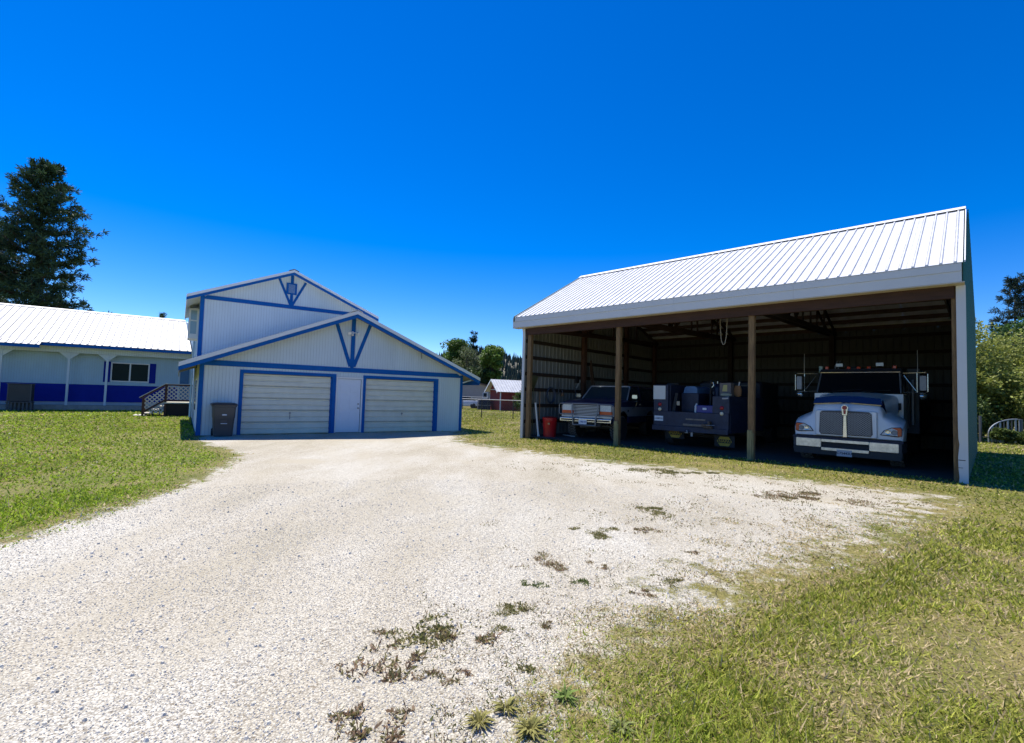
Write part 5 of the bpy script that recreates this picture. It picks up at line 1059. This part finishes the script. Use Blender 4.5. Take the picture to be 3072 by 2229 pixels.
# chain-link fences
def fence(name, label, A, B, nposts, h, mesh=True):
    A = Vector(A); B = Vector(B); e = empty(name, A, math.atan2(B.y-A.y, B.x-A.x), label=label, cat='fence'); L = (B-A).length
    mp_ = M('fence_post_dark', (.06, .055, .05), .7) if 'fence_post_dark' not in bpy.data.materials else bpy.data.materials['fence_post_dark']
    for k in range(nposts): MB().tube([(L*k/(nposts-1), 0, -.2), (L*k/(nposts-1), 0, h)], .032, 8).build('fence_post', mp_, e)
    MB().tube([(0, 0, h), (L, 0, h)], .022, 8).build('top_rail', M('rail_galv', (.5, .5, .5), .5) if 'rail_galv' not in bpy.data.materials else bpy.data.materials['rail_galv'], e)
    if mesh:
        mb = MB(); x = -h
        while x < L:
            for s_ in (1, -1):
                a, b = (x, 0.04) if s_ > 0 else (x, h-.02); z1 = h-.02 if s_ > 0 else .04
                xa, xb = max(0, x), min(L, x+h)
                if xb-xa > .05:
                    za = a and 0; f = lambda q: .04+(q-x) if s_ > 0 else h-.02-(q-x)
                    mb.bar((xa, .03, max(.03, min(h, f(xa)))), (xb, .03, max(.03, min(h, f(xb)))), .0025, .0025, (0, 1, 0))
            x += .12
        mb.build('chain_link', m_steelgrey, e)
fence('chain_link_fence', 'chain-link fence with dark posts and pale top rail between garage and barn', (-5.9, 32.9, -.02), (6.2, 27.2, -.02), 7, 1.2)
fence('chain_link_fence', 'far chain-link fence with plain top wire in front of the beige house', (-9.5, 47.2, -.02), (-2.2, 45.9, -.02), 4, 1.25, False)
ga = empty('arched_gate', (21.75, 22.0, -.03), R(6), label='grey arched metal gate with vertical bars among the leafy bushes', cat='gate')
arc = [(1.45-1.45*math.cos(t*PI/2), 0, .45+.68*math.sin(t*PI/2)) for t in np.linspace(0, 1, 12)]
m_galv = M('weathered_galv', (.30, .33, .35), .6, metal=.3, var=.3)
MB().tube([(0, 0, -.1)]+arc+[(1.60, 0, 1.13), (1.60, 0, -.1)], .028, 8).build('gate_frame', m_galv, ga)
for k in range(1, 8):
    x = .2*k; z = .45+.68*math.sin(math.acos(max(-1, 1-x/1.45))) if x < 1.45 else 1.13
    MB().box(x-.022-.02*(k % 2), x+.022+.02*(k % 2), -.01, .01, -.05, z).build('gate_bar', m_galv if k % 2 else m_plastic, ga)
MB().tube([(0.05, -.03, .35), (1.6, -.03, .35)], .018, 6).build('cross_rail', m_galv, ga)
MB().box(1.62, 1.72, -.05, .05, -.1, 1.15).build('gate_post', m_plastic, ga); MB().box(-.45, -.38, -.04, .04, -.1, 1.25).build('gate_post', m_plastic, ga); MB().tube([(-.38, 0, .30), (0, 0, .30)], .012, 6).build('hinge_bar', m_plastic, ga)

# ------------------------------------------------------------------ weeds on the gravel
def weed(name, label, cat, x, y, r, kind, seed, group=None):
    g = np.random.default_rng(seed); area = r*r; r *= 1.2*(1.55 if r > .085 and y < 3.2 else 1); n = int(np.clip(22000*area+90, 90, 4200))
    a = g.random(n)*2*PI; q = np.sqrt(g.random(n))*(.75+.35*vnoise(np.cos(a)*2+seed, np.sin(a)*2, 1, 70)); kc = 7; sx = g.normal(size=kc)*.55; sy = g.normal(size=kc)*.45; sr = .22+.38*g.random(kc); w = g.integers(0, kc, n); px = x+r*(sx[w]+sr[w]*q*np.cos(a)); py = y+r*.9*(sy[w]+sr[w]*q*np.sin(a))
    ok = fbm(px, py, .10, 72) > .37+.16*q**2; px, py = px[ok], py[ok]; n = len(px)
    if n < 5: return
    pal = {'b': ((.30, .20, .12), (.22, .20, .08)), 'o': ((.26, .22, .09), (.18, .19, .06)), 'g': ((.09, .14, .03), (.15, .18, .05))}[kind]
    c = np.where((g.random((n, 1)) < .55), np.array(pal[0]), np.array(pal[1]))*(.6+.8*g.random((n, 1)))
    e = empty(name, (x, y, float(hgt(x, y))+ROADZ), 0, label=label, cat=cat, group=group)
    b = np.stack([px-x, py-y, np.zeros(n)], -1); d = unit(g.normal(size=(n, 3))*np.array([1, 1, .2])+np.array([0, 0, .75])); s = unit(np.cross(d, g.normal(size=(n, 3))))
    L = (.010+.022*g.random((n, 1)))*max(1, y/4.5)**.5*(1.5 if r > .12 and y < 3.3 else 1); W = (.0022+.0026*g.random((n, 1)))*(1.6 if r > .12 and y < 3.3 else 1)*max(1, y/4.5)**.5
    V = np.stack([b-s*W*.4, b+s*W*.4, b+d*L*.6+s*W, b+d*L, b+d*L*.6-s*W], 1).reshape(-1, 3)
    fast_mesh('foliage', V, 5, m_grass, np.repeat(c, 5, 0), e)
PATCH = [(0.37, 4.46, 0.17, 'b'), (1.09, 5.37, 0.21, 'o'), (0.22, 3.91, 0.07, 'g'), (0.61, 3.96, 0.06, 'g'), (0.08, 3.41, 0.06, 'o'), (-0.42, 3.03, 0.14, 'o'), (-0.22, 3.0, 0.09, 'b'), (-0.55, 2.7, 0.13, 'b'), (-0.36, 2.61, 0.07, 'b'), (-0.03, 3.14, 0.06, 'o'), (0.12, 2.71, 0.05, 'o'), (-0.2, 2.67, 0.05, 'b'), (1.35, 4.12, 0.1, 'o'), (1.71, 4.92, 0.05, 'g'), (1.46, 4.43, 0.05, 'g'), (1.97, 6.55, 0.26, 'o'), (-0.63, 2.24, 0.09, 'b'), (-0.73, 3.07, 0.05, 'b'), (0.25, 3.2, 0.06, 'b'), (0.13, 3.43, 0.14, 'o'), (1.58, 5.56, 0.14, 'b'), (0.81, 4.37, 0.07, 'b'), (1.07, 3.81, 0.08, 'b'), (1.84, 4.83, 0.05, 'b'), (3.64, 9.95, 0.44, 'o'), (4.68, 7.65, 0.52, 'b')]
BIGLAB = {5: 'large olive weed patch spread along the gravel beside a brown one', 7: 'largest reddish-brown weed patch on the white gravel', 0: 'dry brown weed patch out in the open gravel', 1: 'olive weed patch in the gravel in front of the pole barn', 16: 'brown weed patch at the gravel edge near the rosette plants', 25: 'wide flat brown weed patch on the gravel before the white truck'}
for i, (x, y, r, k) in enumerate(PATCH):
    nm = {'b': 'small dry brown weed clump growing in the white gravel', 'o': 'small olive weed clump growing in the white gravel', 'g': 'small dark green weed clump growing in the white gravel'}[k]
    WL = {2: 'bright green low clump in the gravel below the dry brown patch', 3: 'dark green spiky clump alone in the gravel', 6: 'brown weed clump touching the large olive patch', 8: 'thin brown clump touching the largest brown patch', 10: 'compact dark olive tuft between the large patches and the turf', 12: 'olive clump with straw-coloured tail close to the turf edge', 15: 'wide olive clump in the gravel behind the olive patch', 24: 'flat olive weeds in the gravel before the service truck'}
    if i in WL: BIGLAB[i] = WL[i]
    weed('weed_patch', BIGLAB.get(i, nm), 'weeds', x, y, r, k, 300+i, None if i in BIGLAB else 'weed clumps on the gravel')
def rosette(label, x, y, r, n, seed, col):
    g = np.random.default_rng(seed); e = empty('rosette_plant', (x, y, float(hgt(x, y))+ROADZ), 0, label=label, cat='plant', group='rosette plants at the gravel edge')
    V = []; Cc_ = []
    for k in range(n):
        a = k*2.4+g.normal()*.6; L = r*(.35+.75*g.random()); el = .15+.75*(1-k/n)*-1+.75*k/n; el = .06+.5*(k/n)+.25*g.random()
        d = np.array([math.cos(a)*math.cos(el), math.sin(a)*math.cos(el), math.sin(el)]); s = np.array([-math.sin(a), math.cos(a), 0]); w_ = L*.075
        p0 = d*.01; p1 = d*L*.5+np.array([0, 0, .01]); p2 = d*L*np.array([1, 1, .75])
        V += [p0-s*w_*.3, p0+s*w_*.3, p1+s*w_, p1-s*w_]; V += [p1-s*w_, p1+s*w_, p2+s*w_*.1, p2-s*w_*.1]
        c = np.array(col)*(.6+.7*g.random()); Cc_ += [c]*8
    fast_mesh('leaves', np.array(V), 4, m_leaf, np.array(Cc_), e)
rosette('grey-green rosette weed farthest out on the gravel near the turf edge', -.10, 2.26, .085, 60, 1, (.30, .27, .08))
rosette('rosette weed in the gravel beside a tuft of dry grass', .02, 2.36, .08, 64, 2, (.28, .26, .075))
rosette('densest rosette weed at the corner of the gravel and turf', .13, 2.22, .10, 90, 3, (.30, .28, .08))
rosette('bright green broad-leaved weed in the turf edge', .31, 2.46, .09, 50, 4, (.17, .24, .05))
rosette('green broad-leaved weed deeper in the turf', .54, 2.25, .08, 50, 5, (.24, .27, .08))

# ------------------------------------------------------------------ grass and loose gravel
def local(x, y, B):
    dx, dy = x-B[0], y-B[1]; c, s = math.cos(B[2]), math.sin(B[2]); return dx*c+dy*s, -dx*s+dy*c
def polar(n, r0, r1, p, half=56, seed=0):
    g = np.random.default_rng(seed); u = g.random(n)
    r = (r0**p+u*(r1**p-r0**p))**(1/p) if p else r0*(r1/r0)**u
    a = R(half)*(2*g.random(n)-1); return r*np.sin(a), r*np.cos(a), r, g
def outside(x, y):
    u, v = local(x, y, (GX, GY, GA)); ok = ~((u > -.05) & (u < 9.85) & (v > -.05) & (v < 12)) & ~((v > 15.6) & (u < 1)) & ~((u > -1.2) & (u < 1) & (v > 9.5))
    u, v = local(x, y, (CXX, CYY, CA)); ok &= ~((u > -.05) & (u < 12.25) & (v > .35) & (v < 10.3)); return ok
def grass(name, label, n, r0, r1, p, seed, hb):
    x, y, r, g = polar(n, r0, r1, p, seed=seed)
    sd = sdist(x, y); nz = fbm(x, y, .55, 80); big = fbm(x, y, 2.6, 84)
    t = sstep((x+.2*y-.2)/2.0)
    # turf cover: full on the lawns, thinning over the gravel edge, thinner again in the worn strip before the barn
    cov = np.clip((sd*(1.5*(1-t)+.62*t)+(nz-.44)*1.9*(.4+.6*t)+.34)*2.2, 0, 1)
    uc, vc = local(x, y, (CXX, CYY, CA)); worn = (vc < .4) & (vc > -4) & (uc > 1) & (uc < 12.5)
    cov = np.where(worn & (sd > 0), np.clip(cov*(.35+1.0*nz), 0, 1), cov)
    dry = np.clip((big-.50)*3.0+(nz-.5)*1.8, 0, 1)*(.25+.65*t); dry = np.where(sd < .5, np.maximum(dry, np.clip(.75-sd*.7, 0, 1)*t+(1-t)*np.clip(.55-sd, 0, 1)), dry)
    keep = (g.random(n) < cov*(1-.35*dry)) & outside(x, y) & (r > 1.75)
    x, y, r, nz, big, dry, t, sd = [q[keep] for q in (x, y, r, nz, big, dry, t, sd)]; n = len(x)
    h = hb*(.5+.8*g.random(n))*(1+1.0*(g.random(n) < .04))*(1-.35*dry)*np.where(sd < .3, .7, 1); wv = (.0034+.0024*g.random(n))*np.maximum(1, r/2.6)**.9; h = h*np.maximum(1, r/9)**.35
    b = np.stack([x, y, hgt(x, y)+.002], -1); lean = g.normal(size=(n, 3))*np.array([1.05, 1.05, .0])+np.array([0, 0, 1]); lean[:, :2] *= (1+.9*dry[:, None]); d = unit(lean)
    a = g.random(n)*PI; s = np.stack([np.cos(a), np.sin(a), np.zeros(n)], -1)
    V = np.stack([b-s*wv[:, None], b+s*wv[:, None], b+d*h[:, None]], 1).reshape(-1, 3)
    green = np.where((g.random((n, 1)) < .5), np.array([[.23, .27, .030]]), np.array([[.38, .38, .07]])); lawn = np.array([[.27, .42, .024]])
    green = green*t[:, None]+(green*.4+lawn*.6)*(1-t[:, None])
    straw = np.array([[.58, .46, .25]])*(.6+.6*g.random((n, 1)))
    m_ = (g.random((n, 1)) < (.03+.09*t[:, None]+.80*dry[:, None])); c = np.where(m_, straw, green*(.45+1.0*g.random((n, 1)))*(.75+.6*big[:, None]))
    fl_ = (g.random((n, 1)) < .006*(1-t[:, None])); c = np.where(fl_, np.array([[.6, .6, .5]]), c)
    fast_mesh(name, V, 3, m_grass, np.repeat(c, 3, 0), kind='stuff', label=label)
grass('grass', 'yellow-green dry grass along the gravel edge', 310000, 1.8, 9, .55, 51, .055)
grass('grass', 'mown lawn grass around the house and barn', 340000, 7, 50, .40, 52, .040)
def gravel(n, seed):
    x, y, r, g = polar(n, 1.8, 8.5, .35, seed=seed); sd = sdist(x, y); nz = fbm(x, y, .5, 80)
    k = (sd+(nz-.5)*1.2 < .05) & outside(x, y); x, y, r = x[k], y[k], r[k]; n = len(x)
    s = (.0030+.0032*g.random(n)**2+.008*(g.random(n) < .008))*np.maximum(1, r/3.2)**.30
    b = np.stack([x, y, hgt(x, y)+ROADZ+.012*(fbm(x, y, 1.6, 40)-.5)], -1); m_ = 5; a0 = g.random(n)*2*PI
    rad = s[:, None]*(.7+.6*g.random((n, m_)))
    ring = np.stack([b[:, None, 0]+rad*np.cos(a0[:, None]+np.arange(m_)*2*PI/m_), b[:, None, 1]+rad*np.sin(a0[:, None]+np.arange(m_)*2*PI/m_), b[:, None, 2]-.001+0*rad], -1)
    top = ring*.45+b[:, None, :]*.55; top[:, :, 2] = b[:, None, 2]+(s*(.55+.5*g.random(n)))[:, None]*(.8+.4*g.random((n, m_)))
    V = []
    nx = np.roll(np.arange(m_), -1)
    Q = np.stack([ring, ring[:, nx], top[:, nx], top], 2).reshape(-1, 3)
    gray = np.clip(g.normal(.56, .06, (n, 1)), .25, .72); gray = np.where(g.random((n, 1)) < .012, .28, gray); c = gray*np.array([[1, .945, .83]])
    o1 = fast_mesh('gravel', np.concatenate([Q]), 4, m_stone, np.repeat(c, m_*4, 0), kind='stuff', label='loose white gravel stones on the driveway')
    T5 = top.reshape(-1, 3); fast_mesh('gravel', T5, 5, m_stone, np.repeat(c, 5, 0), kind='stuff', label='stone tops of the white gravel driveway')
m_stone = MV('stone', .85, 0, .25)
gravel(100000, 61)

def sprigs(n, seed):
    x, y, r, g = polar(n, 1.9, 11, .5, seed=seed); sd = sdist(x, y); nz = fbm(x, y, .22, 90); big = fbm(x, y, 1.3, 93)
    k = (sd > -2.6) & (sd < .1) & (x+.2*y > .1) & (nz > .60-.10*np.clip(1+sd/2.6, 0, 1)) & (big > .40); x, y, r = x[k], y[k], r[k]; n = len(x)
    b = np.stack([x, y, hgt(x, y)+ROADZ], -1); d = unit(g.normal(size=(n, 3))*np.array([1, 1, .2])+np.array([0, 0, .7])); s = unit(np.cross(d, g.normal(size=(n, 3))))
    L = (.010+.022*g.random((n, 1)))*np.maximum(1, r/4)[:, None]**.5; W = (.002+.002*g.random((n, 1)))*np.maximum(1, r/4)[:, None]**.7
    c = np.where(g.random((n, 1)) < .5, np.array([[.24, .17, .09]]), np.array([[.15, .16, .045]]))*(.6+.8*g.random((n, 1)))
    fast_mesh('weeds', np.stack([b-s*W*.4, b+s*W*.4, b+d*L*.6+s*W, b+d*L, b+d*L*.6-s*W], 1).reshape(-1, 3), 5, m_grass, np.repeat(c, 5, 0), kind='stuff', label='sparse dry sprigs scattered through the gravel edge')
sprigs(60000, 71)
